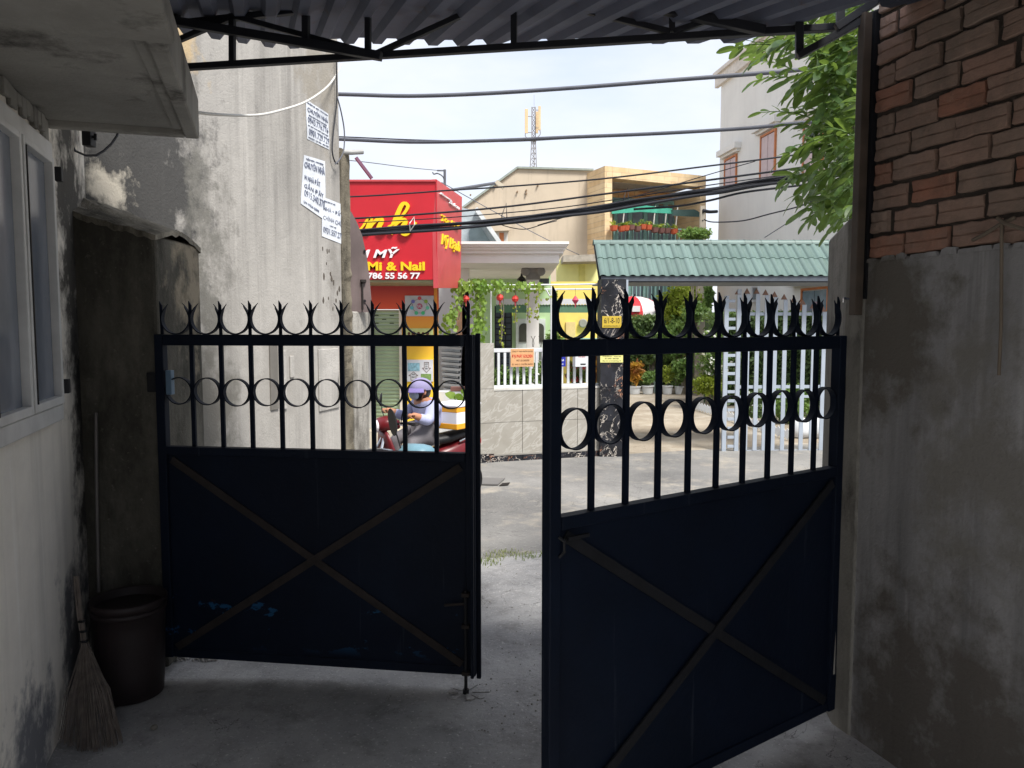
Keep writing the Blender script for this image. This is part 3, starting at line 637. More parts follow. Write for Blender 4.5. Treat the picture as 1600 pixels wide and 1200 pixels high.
for i, sh in enumerate(sheets):
    vs = []; fs = []; lift = .004 * (i % 2); jit = rnd.uniform(-.02, .02)
    for (s0, dz) in sh:
        q1 = qe(s0) + jit + (.03 if 2 <= i <= 2 else 0)
        for q in (.35, 1.0, 2.2, q1):  # sheets end short of the viewer, cut back so daylight fills the driveway
            p = D * q + S * s0; vs.append((p.x, p.y, Zr(q) - dz + .02 + lift))
    for a_ in range(len(sh) - 1):
        for b_ in range(3): q = a_ * 4 + b_; fs.append((q, q + 4, q + 5, q + 1))
    K = len(vs); vs += [(x, y, z + .0015) for x, y, z in vs]; fs += [tuple(j + K for j in f[::-1]) for f in fs]
    MB().add(vs, fs).build('corrugated_sheet', mt['roof'], roof, fix=False)
for q in (.9, .4):
    m = MB(); m.bar(D * q + S * -2.4 + UP * (Zr(q) - .05), D * q + S * 3.6 + UP * (Zr(q) - .05), .05, .05); m.build('purlin', mt['tr'], roof)
# rear of the driveway left open behind the viewer to let light in

# ================================================================== THINGS IN THE DRIVEWAY
bc = V((-1.655, 3.235, 0))
bin_ = T('large_bin', 'big dark reddish clay coloured bin in the shaded corner by the left wall', 'bin', bc)
mt['binm'] = M1('dark_terracotta_plastic', (44, 35, 36), .6, .4, 5, .2)
MB().lathe([(.10, 0), (.128, .01), (.136, .12), (.142, .30), (.146, .40), (.153, .405), (.155, .43), (.148, .435), (.140, .43), (.137, .30), (.125, .02), (.02, .015)], bc, 36).build('body', mt['binm'], bin_, smooth=True)
m = MB(); m.lathe([(.147, .375), (.151, .38), (.151, .392), (.147, .397)], bc, 36); m.build('rim_band', mt['binm'], bin_, smooth=True)
br_ = T('broom', 'worn reed broom leaning on the left wall beside the bin', 'broom', onz(140, 1165))
mt['reed'] = M1('dry_reed', (128, 118, 110), .9, .5, 30, .2, rand=.4)
top = at(133, 1012, 3.02); m = MB(); rb = random.Random(3)
neck = [at(120, 900, 3.05), at(126, 960, 3.04), at(131, 990, 3.03), top]
for k in range(170):
    f = rb.random(); e = onz(91 + 103 * f, 1158 + 16 * math.sin(f * math.pi) + rb.uniform(-5, 6)); e.z = rb.uniform(.004, .02)
    t0 = top + V((rb.uniform(-.012, .012), rb.uniform(-.012, .012), rb.uniform(-.02, .02)))
    mid = t0.lerp(e, .5) + V((.035 * (f - .3), -.008, .02 * f)) + V((rb.uniform(-.006, .006), rb.uniform(-.01, .01), 0))
    m.tube([t0, mid, e], [.0022, .002, .0012], 4)
stuff(m.build('bristles', mt['reed'], br_))
m = MB()
for k in range(9):
    o_ = V((rb.uniform(-.008, .008), rb.uniform(-.008, .008), 0)); m.tube([p + o_ for p in neck], .004, 5)
m.tube([top + V((0, 0, .01)), at(140, 1050, 2.96), at(152, 1090, 2.91), at(170, 1118, 2.87), at(186, 1145, 2.84)], [.012, .013, .011, .009, .005], 6)
m.build('bound_neck', mt['reed'], br_)
m = MB(); 
for z_ in (.2, .5, .8):
    p = neck[1].lerp(neck[3], z_); MB().lathe([(.013, -.004), (.016, 0), (.013, .004)], p, 10).build('binding', mt['steel'], br_)
pp_ = onz(241, 1140); m = MB(); m.lathe([(.004, 0), (.012, .004), (.014, .010), (.010, .017), (.003, .019)], pp_, 8); tag(m.build('pebble', M1('pebble', (120, 116, 108), .9)), 'single pebble lying on the driveway floor near the broom', 'pebble')
# broken concrete around the drop bolt
mt['crack'] = concrete('broken_floor_concrete', (128, 124, 118), .5, 6, 0, .5, bumps=.9)
cb = GPL.w(ub, 0, .034); k_ = 0
pt = T('broken_concrete_patch', 'raised cracked ring of broken concrete round the foot of the drop bolt', 'concrete patch', cb)
for k in range(7):
    a_ = k * 2 * math.pi / 7 + .2 + .3 * rb.random(); r0, r1 = .02 + .01 * rb.random(), .05 + .05 * rb.random(); q = []
    for (rr_, aa) in ((r0, a_ - .2), (r1, a_ - .22), (r1 * 1.04, a_ + .02), (r1 * .95, a_ + .25), (r0, a_ + .2)): q.append((cb.x + rr_ * 1.35 * math.cos(aa), cb.y + rr_ * math.sin(aa), .0))
    MB().prism(q, (0, 0, .003 + .005 * rb.random())).build('concrete_piece', mt['floor'], pt, bevel=.002)
m = MB()
for k in range(240):
    if k < 150: p = gp(rb.uniform(250, 340), rb.uniform(1020, 1034))
    else: p = gp(rb.uniform(745, 850), rb.uniform(880, 1150))
    s3 = rb.uniform(.003, .011) if k < 150 else rb.uniform(.002, .006); m.lathe([(s3 * .4, 0), (s3, s3 * .5), (s3 * .3, s3)], p, 5)
stuff(tag(m.build('gravel_crumbs', M1('crumbs', (150, 146, 140), .95, rand=.3)), 'loose gravel crumbs scattered on the concrete apron', 'gravel'))
# weeds at the street edge
def blades(m, p, n_, h, spread, r_, wd=.004):
    for _ in range(n_):
        a_ = r_.uniform(0, 6.28); b = p + V((r_.uniform(-spread, spread), r_.uniform(-spread, spread), 0)); ln = V((math.cos(a_), math.sin(a_), 0)) * r_.uniform(.2, .8) * h; t_ = b + ln + UP * h * r_.uniform(.5, 1)
        sd = V((-math.sin(a_), math.cos(a_), 0)) * wd; mid = b.lerp(t_, .55) + UP * h * .15
        m.add([b - sd, b + sd, mid + sd * .8, t_, mid - sd * .8], [(0, 1, 2, 3, 4)])
mt['grass'] = leaf_mat('weed_green', (108, 124, 76), (150, 152, 108))
m = MB()
for (x, y, k) in ((758, 876, 40), (770, 872, 50), (778, 866, 40), (765, 880, 40), (790, 866, 30), (806, 864, 26), (818, 868, 26), (833, 869, 26), (842, 868, 18), (752, 884, 24), (812, 872, 16), (824, 872, 12), (700, 880, 30), (900, 858, 30)):
    blades(m, gp(x, y), k, .032, .09, rb, .003)
stuff(tag(m.build('weeds', mt['grass']), 'low green weeds growing along the joint between apron and street', 'weeds'))
# steel drain cover
mh = T('drain_cover', 'dark steel plate over a broken drain hole at the far side of the street', 'drain cover', gp(770, 755))
a_, b_, c_, d_ = gp(700, 747), gp(789, 749), gp(778, 759), gp(690, 757)
MB().prism([p + UP * .006 for p in (a_, b_, c_, d_)], (0, 0, .012)).build('plate', M1('worn_plate', (112, 110, 108), .6), mh)
MB().prism([gp(785, 756) + UP * .007, gp(797, 755) + UP * .007, gp(794, 759) + UP * .007, gp(780, 760) + UP * .007], (0, 0, .004)).build('hole', M1('dark_hole', (30, 24, 22), .9), mh)
#@@PART2
# ================================================================== ACROSS THE STREET: marble clad garden wall
OP = Pl(D * 9.94, S)
def marble(name, base, vein, dark, scale=1.0, w=.03, vscale=2.2, rough=.25):
    n = N(name); m = n.t.nodes.new('ShaderNodeMapping'); m.inputs['Rotation'].default_value = (0, R(38), 0); n.l(n.c, m.inputs[0])
    v = m.outputs[0]
    a = n.noise(vscale, 4, .6, (1, 1, 3.2), .8, vec=v); r = n.t.nodes.new('ShaderNodeMath'); r.operation = 'ABSOLUTE'; n.l(n.math('SUBTRACT', a, .5), r.inputs[0])
    f = n.ramp(r.outputs[0], 0, w, 1, 0); col = n.mix(n.ramp(n.noise(5, 6, .6, vec=v), .3, .7), lin(base), lin(dark)); col = n.mix(f, col, lin(vein))
    return n.out(col, rough, 0, .5)
mt['marble'] = marble('grey_beige_marble_tile', (160, 156, 147), (174, 170, 162), (148, 143, 133), w=.05, vscale=3.0)
def black_marble():
    n = N('black_marble_gold_veins'); m = n.t.nodes.new('ShaderNodeMapping'); m.inputs['Rotation'].default_value = (0, R(-30), 0); n.l(n.c, m.inputs[0]); v = m.outputs[0]
    def vein(sc_, w_, loc, th):
        a = n.noise(sc_, 5, .62, (1, 1, .8), 2.2, loc, v); r = n.math('ABSOLUTE', n.math('SUBTRACT', a, .5)); return n.math('MULTIPLY', n.ramp(r, w_ * .4, w_, 1, 0), n.ramp(n.noise(2.5, 3, loc=loc, vec=v), th, th + .08))
    col = n.mix(n.ramp(n.noise(6, 4), .4, .7), lin((24, 25, 30)), lin((42, 44, 52))); col = n.mix(vein(2.6, .011, (1, 2, 3), .42), col, lin((206, 196, 184))); col = n.mix(vein(3.6, .010, (5, 1, 8), .52), col, lin((196, 138, 104)))
    return n.out(col, .15, 0, .5)
mt['bmarble'] = black_marble()
mt['grout'] = M1('grout', (150, 146, 138), .9)
mt['pgate'] = M1('pale_grey_gate_paint', (164, 173, 184), .45, .12, 5, .1, streak=.2)
zz = lambda y: OP.uz(855, y)[1]
def tiles(P, parent, mat, us, zs_, off, th=.010, gap=.003, name='tile'):
    for i in range(len(us) - 1):
        for j in range(len(zs_) - 1):
            m = MB(); e = rnd.uniform(-.001, .001); m.pbox(P, us[i] + gap, us[i + 1] - gap, zs_[j] + gap, zs_[j + 1] - gap, off, off + th + e); m.build(name, mat, parent, bevel=.002)
gw = T('garden_wall', 'low garden wall clad in beige marble tiles with a black tiled foot across the street', 'wall', OP.px(855, 718))
uL, uR = OP.uz(771, 650)[0], OP.uz(938, 650)[0]
m = MB(); m.pbox(OP, uL - .1, uR, -.4, zz(606), -.16, -.002); m.build('core', mt['grout'], gw)
us = [OP.uz(x, 650)[0] for x in (771, 816, 859, 902, 937)]
tiles(OP, gw, mt['marble'], us, [zz(706), zz(657), zz(607)], 0, .010)
tiles(OP, gw, mt['bmarble'], us, [-.27, zz(708)], .0, .024)
m = MB(); m.pbox(OP, uL, uR, zz(707.5), zz(705), .0, .026); m.build('ledge', mt['grout'], gw)
m = MB(); m.pbox(OP, uL, uR, zz(608), zz(605), -.17, .018); m.build('coping', mt['offwhite'], gw)
wp = T('garden_pillar', 'square marble tiled pillar at the left end of the garden wall', 'pillar', OP.px(759, 720))
uA, uB = OP.uz(747.5, 650)[0], OP.uz(771, 650)[0]
m = MB(); m.pbox(OP, uA + .004, uB - .004, -.4, zz(536), -.2, .03); m.build('core', mt['grout'], wp)
tiles(OP, wp, mt['marble'], [uA, uB], [zz(704), zz(657), zz(605), zz(535)], .031, .010); tiles(OP, wp, mt['bmarble'], [uA, uB], [-.27, zz(704)], .031, .012)
tag(MB().tube([OP.w(uA - .03, -.26, .02), OP.w(uA - .03, zz(545), .02)], .022, 8).build('white_pipe', mt['white']), 'white pipe standing against the left side of the marble tiled pillar', 'pipe')
# picket fence on the wall
pf = T('picket_fence', 'white steel picket fence on top of the marble clad garden wall', 'fence', OP.px(855, 606))
m = MB(); m.pbox(OP, uL, uR, zz(550), zz(544), -.10, -.07); m.build('top_rail', mt['white'], pf, bevel=.003)
m = MB(); m.pbox(OP, uL, uR, zz(605), zz(601), -.10, -.07); m.build('bottom_rail', mt['white'], pf, bevel=.003)
x = 779
while x < 937:
    u = OP.uz(x, 575, -.08)[0]; m = MB(); m.pbox(OP, u - .017, u + .017, zz(600.5), zz(550.5), -.097, -.073); m.build('picket', mt['white'], pf); x += 9.9
for x in (833, 845):
    P0 = OP; u, z = OP.uz(x, 542, -.085); m = MB()
    for sgn in (-1, 1): m.ribbon(OP, [(u + sgn * .005, z), (u + sgn * .012, z + .05), (u + sgn * .004, z + .10), (u + sgn * .03, z + .15)], .006, -.09, -.082)
    m.build('scroll', mt['gaterust'], pf)
# plates
def board(name, label, cat, P, x0, y0, x1, y1, off, mat, lines, ink, th=.008):
    t = T(name, label, cat, P.px((x0 + x1) / 2, y1, off)); u0, u1, z0, z1 = P.rect(x0, y0, x1, y1, off)
    m = MB(); m.pbox(P, u0, u1, z0, z1, off - th, off); m.build('plate', mat, t, bevel=.002)
    for (s, f0, f1, g0, g1, mm, b) in lines:
        text(s, P, (u0 + (u1 - u0) * f0, u0 + (u1 - u0) * f1, z0 + (z1 - z0) * g0, z0 + (z1 - z0) * g1), mm or ink, t, depth=.003, off=off - .001, bold=b)
    return t
mt['red'] = M1('sign_red_ink', (200, 34, 34), .5); mt['bl'] = M1('sign_black_ink', (30, 28, 26), .6); mt['wh'] = M1('sign_white_ink', (225, 228, 235), .6); mt['dbr'] = M1('sign_brown_ink', (96, 56, 34), .6)
board('company_sign', 'tan company plate with red and brown lettering tied to the white pickets', 'sign', OP, 798, 545, 834, 573, .0, M1('tan_plate', (206, 158, 112), .5, .1),
      [('CÔNG TY TNHH NHÔM MAI ĐẠI', .05, .95, .80, .91, mt['dbr'], 0), ('ĐẠI PHÁT GOLDEN', .06, .94, .46, .72, mt['red'], .02), ('MST: 0313456789', .25, .8, .30, .40, mt['dbr'], 0), ('ĐC: KHU C, CHUYÊN NHÔM', .05, .95, .08, .20, mt['dbr'], 0)], None)
board('company_sign', 'dark blue company plate with white lettering, right of the tan plate', 'sign', OP, 848, 545, 884, 573, .0, M1('blue_plate', (30, 42, 150), .4, .1),
      [('CÔNG TY', .3, .7, .84, .93, None, 0), ('CƠ KHÍ - NHỰA TIẾN', .06, .94, .62, .76, None, .02), ('MST: 0301 48 64', .08, .92, .30, .42, None, .02), ('ĐT: 08 3866 4466', .1, .9, .10, .20, None, .0)], mt['wh'])
mbx = board('letter_box', 'pale grey steel letter box with faint red lettering hung on the pickets', 'letter box', OP, 899, 546, 921, 573, .06, mt['white'], [('CẢM ƠN', .2, .8, .70, .78, None, 0), ('THƯ BÁO', .2, .7, .54, .62, None, 0)], mt['red'], th=.10)
u0, u1, z0, z1 = OP.rect(907, 568, 915, 570, .06); MB().pbox(OP, u0, u1, z0, z1, .0602, .063).build('slot', mt['bl'], mbx)
# black pillar with the tiled gate roof
bp = T('gate_post', 'tall pillar clad in black marble with gold veins, carrying the green tiled gate roof', 'pillar', OP.px(957, 712))
OB = Pl(at(957, 509, 10.78), (1, .04)); zb2 = lambda y: OB.uz(957, y)[1]
uA, uB = OB.uz(937.5, 600)[0], OB.uz(976.5, 600)[0]
m = MB(); m.pbox(OB, uA + .004, uB - .004, -.4, zb2(436), -.34, -.002); m.build('core', mt['steel'], bp)
tiles(OB, bp, mt['bmarble'], [uA, uB], [-.26, zb2(658), zb2(605), zb2(512), zb2(437)], -.001, .012)
m = MB(); m.pbox(OB, uB + .002, uB + .03, -.26, zb2(437), -.02, .008); m.build('edge_strip', mt['pgate'], bp)
board('house_number', 'gold house number plate reading 6/1-8-10 on the black marble pillar', 'number plate', OB, 941, 494, 971, 512, .022, M1('gold_plate', (198, 170, 62), .35, .1, metal=0),
      [('6/1-8-10', .10, .90, .38, .86, None, .0), ('KP3 ĐƯỜNG TÂN SƠN 19', .08, .92, .10, .22, None, 0)], mt['bl'])
board('workshop_sign', 'pale yellow workshop sign reading CHẾ TẠO MÁY on the black pillar', 'sign', OB, 938, 547, 974, 566.5, .022, M1('yellow_plate', (226, 222, 140), .5, .08),
      [('CHẾ TẠO MÁY CDEA', .04, .96, .68, .94, None, .01), ('Cơ khí chính xác', .1, .5, .46, .54, None, 0), ('Khuôn mẫu', .6, .9, .46, .54, None, 0), ('ĐT: 0903 - 864 466', .2, .8, .28, .38, None, 0), ('Địa chỉ: 6/10 đường 19', .1, .9, .08, .18, None, 0)], mt['bl'])
gr_ = T('gate_roof', 'small roof of glazed green wavy tiles over the entrance across the street', 'roof', at(1115, 430, 11))
n = N('glazed_green_tile'); r_ = n.rand(); mt['gtile'] = n.out(n.mix(n.math('MULTIPLY', r_, .5), n.mix(n.ramp(n.noise(4, 6), .35, .7), lin((78, 98, 91)), lin((94, 111, 105))), lin((112, 134, 128))), .35, 0, .5)
E0, R0 = at(1115, 431, 11.0), at(1115, 378, 11.75)
sv = V((0, R0.y - E0.y, R0.z - E0.z)); Ls = sv.length / 2; sv.normalize(); nv = V((1, 0, 0)).cross(sv)
X0, X1 = at(935, 400, 11.2).x, at(1345, 400, 11.2).x; tw = (X1 - X0) / 27
m = MB(); vs = []; fs = []; pr = []
for k in range(9):
    f = k / 8; pr.append((f * tw * 1.04, (.020 * math.sin(math.pi * min(1, f / .62)) ** .7 if f < .62 else -.004 * math.sin(math.pi * (f - .62) / .38))))
for (yy, up_) in ((-.012, .010), (Ls + .01, .0)):
    for (xx, hh) in pr: vs.append((xx, yy, hh + up_))
    for (xx, hh) in pr[::-1]: vs.append((xx, yy, hh + up_ - .010))
q = len(pr) * 2
for i in range(q): fs.append((i, (i + 1) % q, q + (i + 1) % q, q + i))
fs += [tuple(range(q - 1, -1, -1)), tuple(range(q, 2 * q))]
m.add(vs, fs); tme = m.mesh('roof_tile'); tme.materials.append(mt['gtile'])
for row in range(2):
    for c_ in range(27):
        o = E0.copy(); o.x = X0 + c_ * tw; o = o + sv * (Ls * row) + nv * (rnd.uniform(-.001, .002))
        Mx = Matrix(((1, 0, nv.x, o.x), (0, sv.y, nv.y, o.y), (0, sv.z, nv.z, o.z), (0, 0, 0, 1))); inst(tme, 'roof_tile', None, gr_, Mx)
rw_ = (X1 - X0) / 15
rm = MB(); pr = [(.09 * math.cos(t), .075 * math.sin(t)) for t in [math.pi * k / 8 for k in range(9)]]
vs = []; fs = []
for xx, s3 in ((0, 1.06), (.02, 1.06), (.021, 1), (rw_ + .01, 1)):
    for (yy, z_) in pr: vs.append((xx, yy * s3, z_ * s3))
for i in range(3):
    for k in range(8): fs.append((i * 9 + k, i * 9 + k + 1, i * 9 + 10 + k, i * 9 + 9 + k))
rm.add(vs, fs); rme = rm.mesh('ridge_tile'); rme.materials.append(mt['gtile'])
for k in range(15): inst(rme, 'ridge_tile', None, gr_, Matrix.Translation((X0 - .02 + k * rw_, R0.y, R0.z - .045)))
m = MB(); m.prism([(X0 - .01, E0.y + .03, E0.z - .03), (X0 - .01, E0.y + .03, E0.z - .09), (X0 - .01, R0.y, R0.z - .09), (X0 - .01, R0.y, R0.z - .02)], (X1 - X0, 0, 0)); m.build('deck', mt['steel'], gr_)
m = MB(); m.box((X0 + .02, E0.y + .0, E0.z - .075), (X1, E0.y + .03, E0.z - .006)); m.build('fascia', M1('fascia_grey', (86, 92, 100), .5), gr_)
m = MB(); m.box((X0 + .02, E0.y + .031, E0.z - .082), (X1, R0.y + .5, E0.z - .070)); m.build('ceiling', M1('ceil_grey', (120, 126, 132), .7), gr_)
# open white gate beyond
wg = T('open_gate', 'pale grey steel picket gate with brown spear tips and a ladder column at one side', 'gate', at(1210, 708, 11.3))
GP = facing(1210, 11.3, 4)
def gbox(name, x0, y0, x1, y1, o0=-.02, o1=.0, mat=None): m = MB(); m.xbox(GP, x0, y0, x1, y1, o0, o1); return m.build(name, mat or mt['pgate'], wg, bevel=.002)
gbox('column_post', 1130, 462, 1136.5, 709, -.03, .01); gbox('column_post', 1149.5, 452, 1156, 709, -.03, .01)
y = 468
while y < 706: gbox('rung', 1136.7, y, 1149.3, y + 4.5); y += 14.2
tops = [(1163, 0), (1171, 450), (1185, 452), (1201, 455), (1216, 459), (1232, 463), (1246, 467), (1261, 472), (1277, 477), (1290, 480)]
xs = [1167, 1182, 1196, 1210, 1225, 1240, 1254, 1270, 1286]
tp_ = [450, 450, 452, 455, 459, 463, 467, 473, 478]
mt['brown'] = M1('brown_tip', (128, 96, 80), .6)
for x, y in [(1153, 451)] + list(zip(xs, tp_)):
    if x != 1153: gbox('picket', x - 3.2, y + 9, x + 3.2, 704, -.016, -.0)
    m = MB(); c0 = GP.px(x, y + 9, -.008); k_ = .045
    m.add([c0 + GP.u * -k_ * .9 + GP.n * -.02, c0 + GP.u * k_ * .9 + GP.n * -.02, c0 + GP.u * k_ * .9 + GP.n * .02, c0 + GP.u * -k_ * .9 + GP.n * .02, c0 + UP * .085], [(3, 2, 1, 0), (0, 1, 4), (1, 2, 4), (2, 3, 4), (3, 0, 4)]); m.build('spear_tip', mt['brown'], wg)
for (y0, y1) in ((488, 493), (602, 607), (618, 622), (703, 708)): gbox('rail', 1156.5, y0, 1297, y1, -.032, -.017)
# ================================================================== FOLIAGE
def cloud(m, c, rad, n_, size, r_, droop=0, shell=.5, flat=0, aspect=2.0):
    c = V(c)
    for _ in range(n_):
        d_ = V((r_.gauss(0, 1), r_.gauss(0, 1), r_.gauss(0, 1))).normalized(); q = shell + (1 - shell) * r_.random() ** .6
        nn = .75 + .5 * noise.noise(d_ * 2.3 + c)
        p = c + V((d_.x * rad[0], d_.y * rad[1], d_.z * rad[2])) * q * nn
        a_ = (d_ * .6 + V((r_.gauss(0, 1), r_.gauss(0, 1), r_.gauss(0, 1) - droop)) * .8).normalized(); b_ = a_.cross(V((r_.gauss(0, 1), r_.gauss(0, 1), r_.gauss(0, 1)))).normalized()
        s_ = size * r_.uniform(.6, 1.3); w_ = s_ / aspect
        m.add([p - a_ * s_ * .5, p + b_ * w_ * .5, p + a_ * s_ * .5, p - b_ * w_ * .5], [(0, 1, 2, 3)])
def boxcloud(m, a, b, n_, size, r_, aspect=1.8):
    for _ in range(n_):
        p = V([r_.uniform(a[i], b[i]) for i in range(3)]); nn = noise.noise(p * 2.1) * .22
        if r_.random() < .72: p.y = a[1] + abs(r_.gauss(0, .10)) + nn
        elif r_.random() < .8: p.z = b[2] - abs(r_.gauss(0, .08)) + nn * .5
        a_ = V((r_.gauss(0, 1), r_.gauss(0, 1), r_.gauss(0, 1))).normalized(); b_ = a_.cross(V((r_.gauss(0, 1), r_.gauss(0, 1), r_.gauss(0, 1)))).normalized(); s_ = size * r_.uniform(.6, 1.3); w_ = s_ / aspect
        m.add([p - a_ * s_ * .5, p + b_ * w_ * .5, p + a_ * s_ * .5, p - b_ * w_ * .5], [(0, 1, 2, 3)])
g1 = leaf_mat('hedge_green', (84, 108, 68), (120, 144, 90), .3); g2 = leaf_mat('yellow_green_leaf', (128, 144, 44), (166, 176, 72), .35); g3 = leaf_mat('mid_green_leaf', (96, 128, 66), (140, 168, 98), .35)
g4 = leaf_mat('croton_leaf', (214, 160, 56), (150, 84, 56), .3); g5 = leaf_mat('fresh_vine_leaf', (110, 148, 56), (158, 184, 92), .45); gfl = leaf_mat('white_blossom', (225, 225, 220), (240, 240, 235), .3); grd = leaf_mat('red_blossom', (190, 40, 50), (210, 60, 70), .3)
mt['bark'] = M1('grey_bark', (132, 124, 110), .9, .4, 10, .5)
fr = random.Random(11)
def box_px(x0, x1, ytop, Y, depth): return at(x0, 509, Y).x, at(x1, 509, Y).x, at((x0 + x1) / 2, ytop, Y).z
hd = T('hedge', 'long clipped dark green hedge at the back of the yard behind the pale gate', 'hedge', at(1200, 600, 18))
x0, x1, zt_ = box_px(1110, 1420, 488, 17.6, 1); m = MB(); m.box((x0 + .1, 17.85, -.25), (x1, 18.5, zt_ - .12)); m.build('dense_core', M1('hedge_core', (58, 76, 46), .95), hd)
m = MB(); boxcloud(m, (x0, 17.6, -.2), (x1, 18.6, zt_), 13000, .10, fr); stuff(m.build('foliage', g1, hd, fix=False))
hd = T('hedge', 'dark hedge piece between the black marble pillar and the yellow green bush', 'hedge', at(1010, 600, 22))
x0, x1, zt_ = box_px(960, 1062, 494, 22.6, 1); m = MB(); m.box((x0 + .1, 22.9, -.25), (x1, 23.8, zt_ - .15)); m.build('dense_core', M1('hedge_core2', (58, 76, 46), .95), hd)
m = MB(); boxcloud(m, (x0, 22.6, -.2), (x1, 23.8, zt_), 6000, .12, fr); stuff(m.build('foliage', g1, hd, fix=False))
def bush(label, x, y, Y, rx, rz, n_, size, mat, cat='bush', name='bush', fl=None, nf=0, stem=True, asp=2.0):
    c = at(x, y, Y); t = T(name, label, cat, (c.x, c.y, STREET))
    m = MB(); cloud(m, c, (rx, rx * .8, rz), n_, size, fr, aspect=asp); stuff(m.build('foliage', mat, t, fix=False))
    if fl: m = MB(); cloud(m, c + V((0, -rx * .2, 0)), (rx, rx * .8, rz), nf, size * .8, fr, shell=.85, aspect=1.2); stuff(m.build('blossoms', fl, t, fix=False))
    if stem:
        m = MB()
        for k in range(4): m.tube([V((c.x + .05 * k - .08, c.y, STREET)), c + V((fr.uniform(-.3, .3) * rx, 0, fr.uniform(-.2, .4) * rz))], [.03, .012], 5)
        m.build('stem', mt['bark'], t)
    return t
bush('tall yellow green bush in the yard to the right of the red and white parasol', 1062, 478, 21.5, .75, .75, 2600, .13, g2)
bush('round mid green bush in the yard under the tall yellow green bush', 1062, 530, 21.2, .80, .75, 2600, .12, g3)
bush('loose mid green shrub behind the potted plants, above the white pots', 1020, 545, 21.6, .55, .5, 1500, .12, g1)
bush('mid green shrub behind the row of white pots, near the thin grey trunk', 1070, 575, 20.6, .45, .35, 1300, .10, g3)
bush('green bush with small white blossoms beside the ladder column of the pale gate', 1116, 560, 17.0, .40, .75, 2200, .09, g3, fl=gfl, nf=260)
bush('low yellow green bush beside the white diamond edging', 1106, 600, 16.9, .40, .30, 1500, .08, g2)
bush('green bush with pinkish white blossoms seen through the pale gate pickets', 1178, 640, 15.5, .38, .55, 1700, .08, g1, fl=gfl, nf=120)
bush('dark green bush behind the right hand pickets of the pale gate', 1235, 630, 14.5, .55, .45, 2400, .08, g3)
bush('banana like yellow green plant beside the concrete pole under the green tiled roof', 1085, 452, 23, .45, .35, 260, .42, g2, asp=4)
bush('leafy green climber on the right side of the concrete pole', 1107, 462, 21.8, .14, .7, 420, .20, g3, stem=False)
bush('bright green bush on top of the green tiled roof line beside the far balcony', 1088, 366, 20.5, .52, .20, 900, .12, g3, stem=True)
tr_ = T('slim_tree', 'slim tree with a straight pale grey trunk in front of the yard bushes', 'tree', gp(1087, 618))
b_ = gp(1087, 618); m = MB(); m.tube([b_, b_ + V((.01, 0, 1.2)), at(1086, 500, b_.y)], [.07, .06, .05], 8); m.build('trunk', mt['bark'], tr_)
m = MB(); cloud(m, at(1086, 488, b_.y), (.45, .4, .35), 900, .11, fr); stuff(m.build('crown', g3, tr_, fix=False))
# pots
def pot(label, x, y, wpx, hpx, Y, leafm, ln, lsz, lrx, lrz, mat='white', asp=2.2, name='potted_plant', grp='potted plants in the yard'):
    b = at(x, y, Y); b.z = STREET; k = wpx / FPX * Y / 2; h = hpx / FPX * Y
    t = T(name, label, 'potted plant', b, grp)
    MB().lathe([(k * .72, 0), (k * .8, h * .1), (k * .95, h * .85), (k * 1.06, h * .88), (k * 1.06, h), (k * .9, h), (k * .85, h * .85), (.01, h * .85)], b, 18).build('pot', mt[mat], t, smooth=False)
    m = MB(); cloud(m, b + UP * (h + lrz * .9), (lrx, lrx, lrz), ln, lsz, fr, aspect=asp); stuff(m.build('foliage', leafm, t, fix=False))
    m = MB(); m.tube([b + UP * h * .8, b + UP * (h + lrz)], .012, 5); m.build('stem', mt['bark'], t)
mt['teal'] = M1('teal_paint', (130, 172, 166), .6)
mt['tealpot'] = M1('teal_pot', (150, 178, 172), .6)
pY = 20.7
pot('white pot with an orange and dark red croton, first pot beside the black pillar', 992, 611, 19, 13, pY, g4, 260, .26, .26, .42, asp=4)
pot('white pot with a bushy fresh green plant, second in the row', 1012, 612, 19, 14, pY, g3, 500, .10, .26, .24)
pot('pale teal pot with a bluish green plant, third in the row', 1028, 611, 14, 19, pY + .3, g3, 260, .12, .16, .22, 'tealpot')
pot('white pot with a loose yellow green plant, fourth in the row', 1043, 612, 17, 14, pY, g2, 320, .09, .22, .34)
pot('white pot with a tall feathery green plant, fifth in the row', 1062, 611, 17, 13, pY, g3, 420, .09, .26, .36)
pot('half hidden white pot at the end of the row by the slim trunk', 1077, 611, 14, 12, pY + .2, g3, 200, .09, .14, .2)
# parasol
ps = T('parasol', 'red and white parasol with printed sponsor lettering above the hedge', 'parasol', (at(986, 480, 24).x, 24, STREET))
pc = at(988, 463, 24.0); rr_ = 1.02; hh = pc.z - at(988, 496, 24).z
mt['pred'] = M1('parasol_red', (206, 52, 60), .7, .08); mt['pwhite'] = M1('parasol_white', (226, 224, 226), .7, .06)
for k in range(8):
    m = MB(); vs = []; fs = []; a0, a1 = R(45 * k - 125), R(45 * k - 80)
    for i in range(7):
        e = i / 6; r2 = rr_ * math.sin(e * math.pi / 2) ** .9; z = pc.z - hh * (1 - math.cos(e * math.pi / 2))
        for j in range(5):
            g = j / 4; aa = a0 + (a1 - a0) * g; sg = 1 - .05 * math.sin(g * math.pi) * e; vs.append((pc.x + r2 * sg * math.cos(aa), pc.y + r2 * sg * math.sin(aa), z - .0))
    for i in range(6):
        for j in range(4): q = i * 5 + j; fs.append((q, q + 1, q + 6, q + 5))
    K = len(vs); vs += [(x, y, z - .004) for x, y, z in vs]; fs += [tuple(i + K for i in f[::-1]) for f in fs]
    m.add(vs, fs).build('canopy_panel', mt['pred'] if k % 2 == 0 else mt['pwhite'], ps, fix=False)
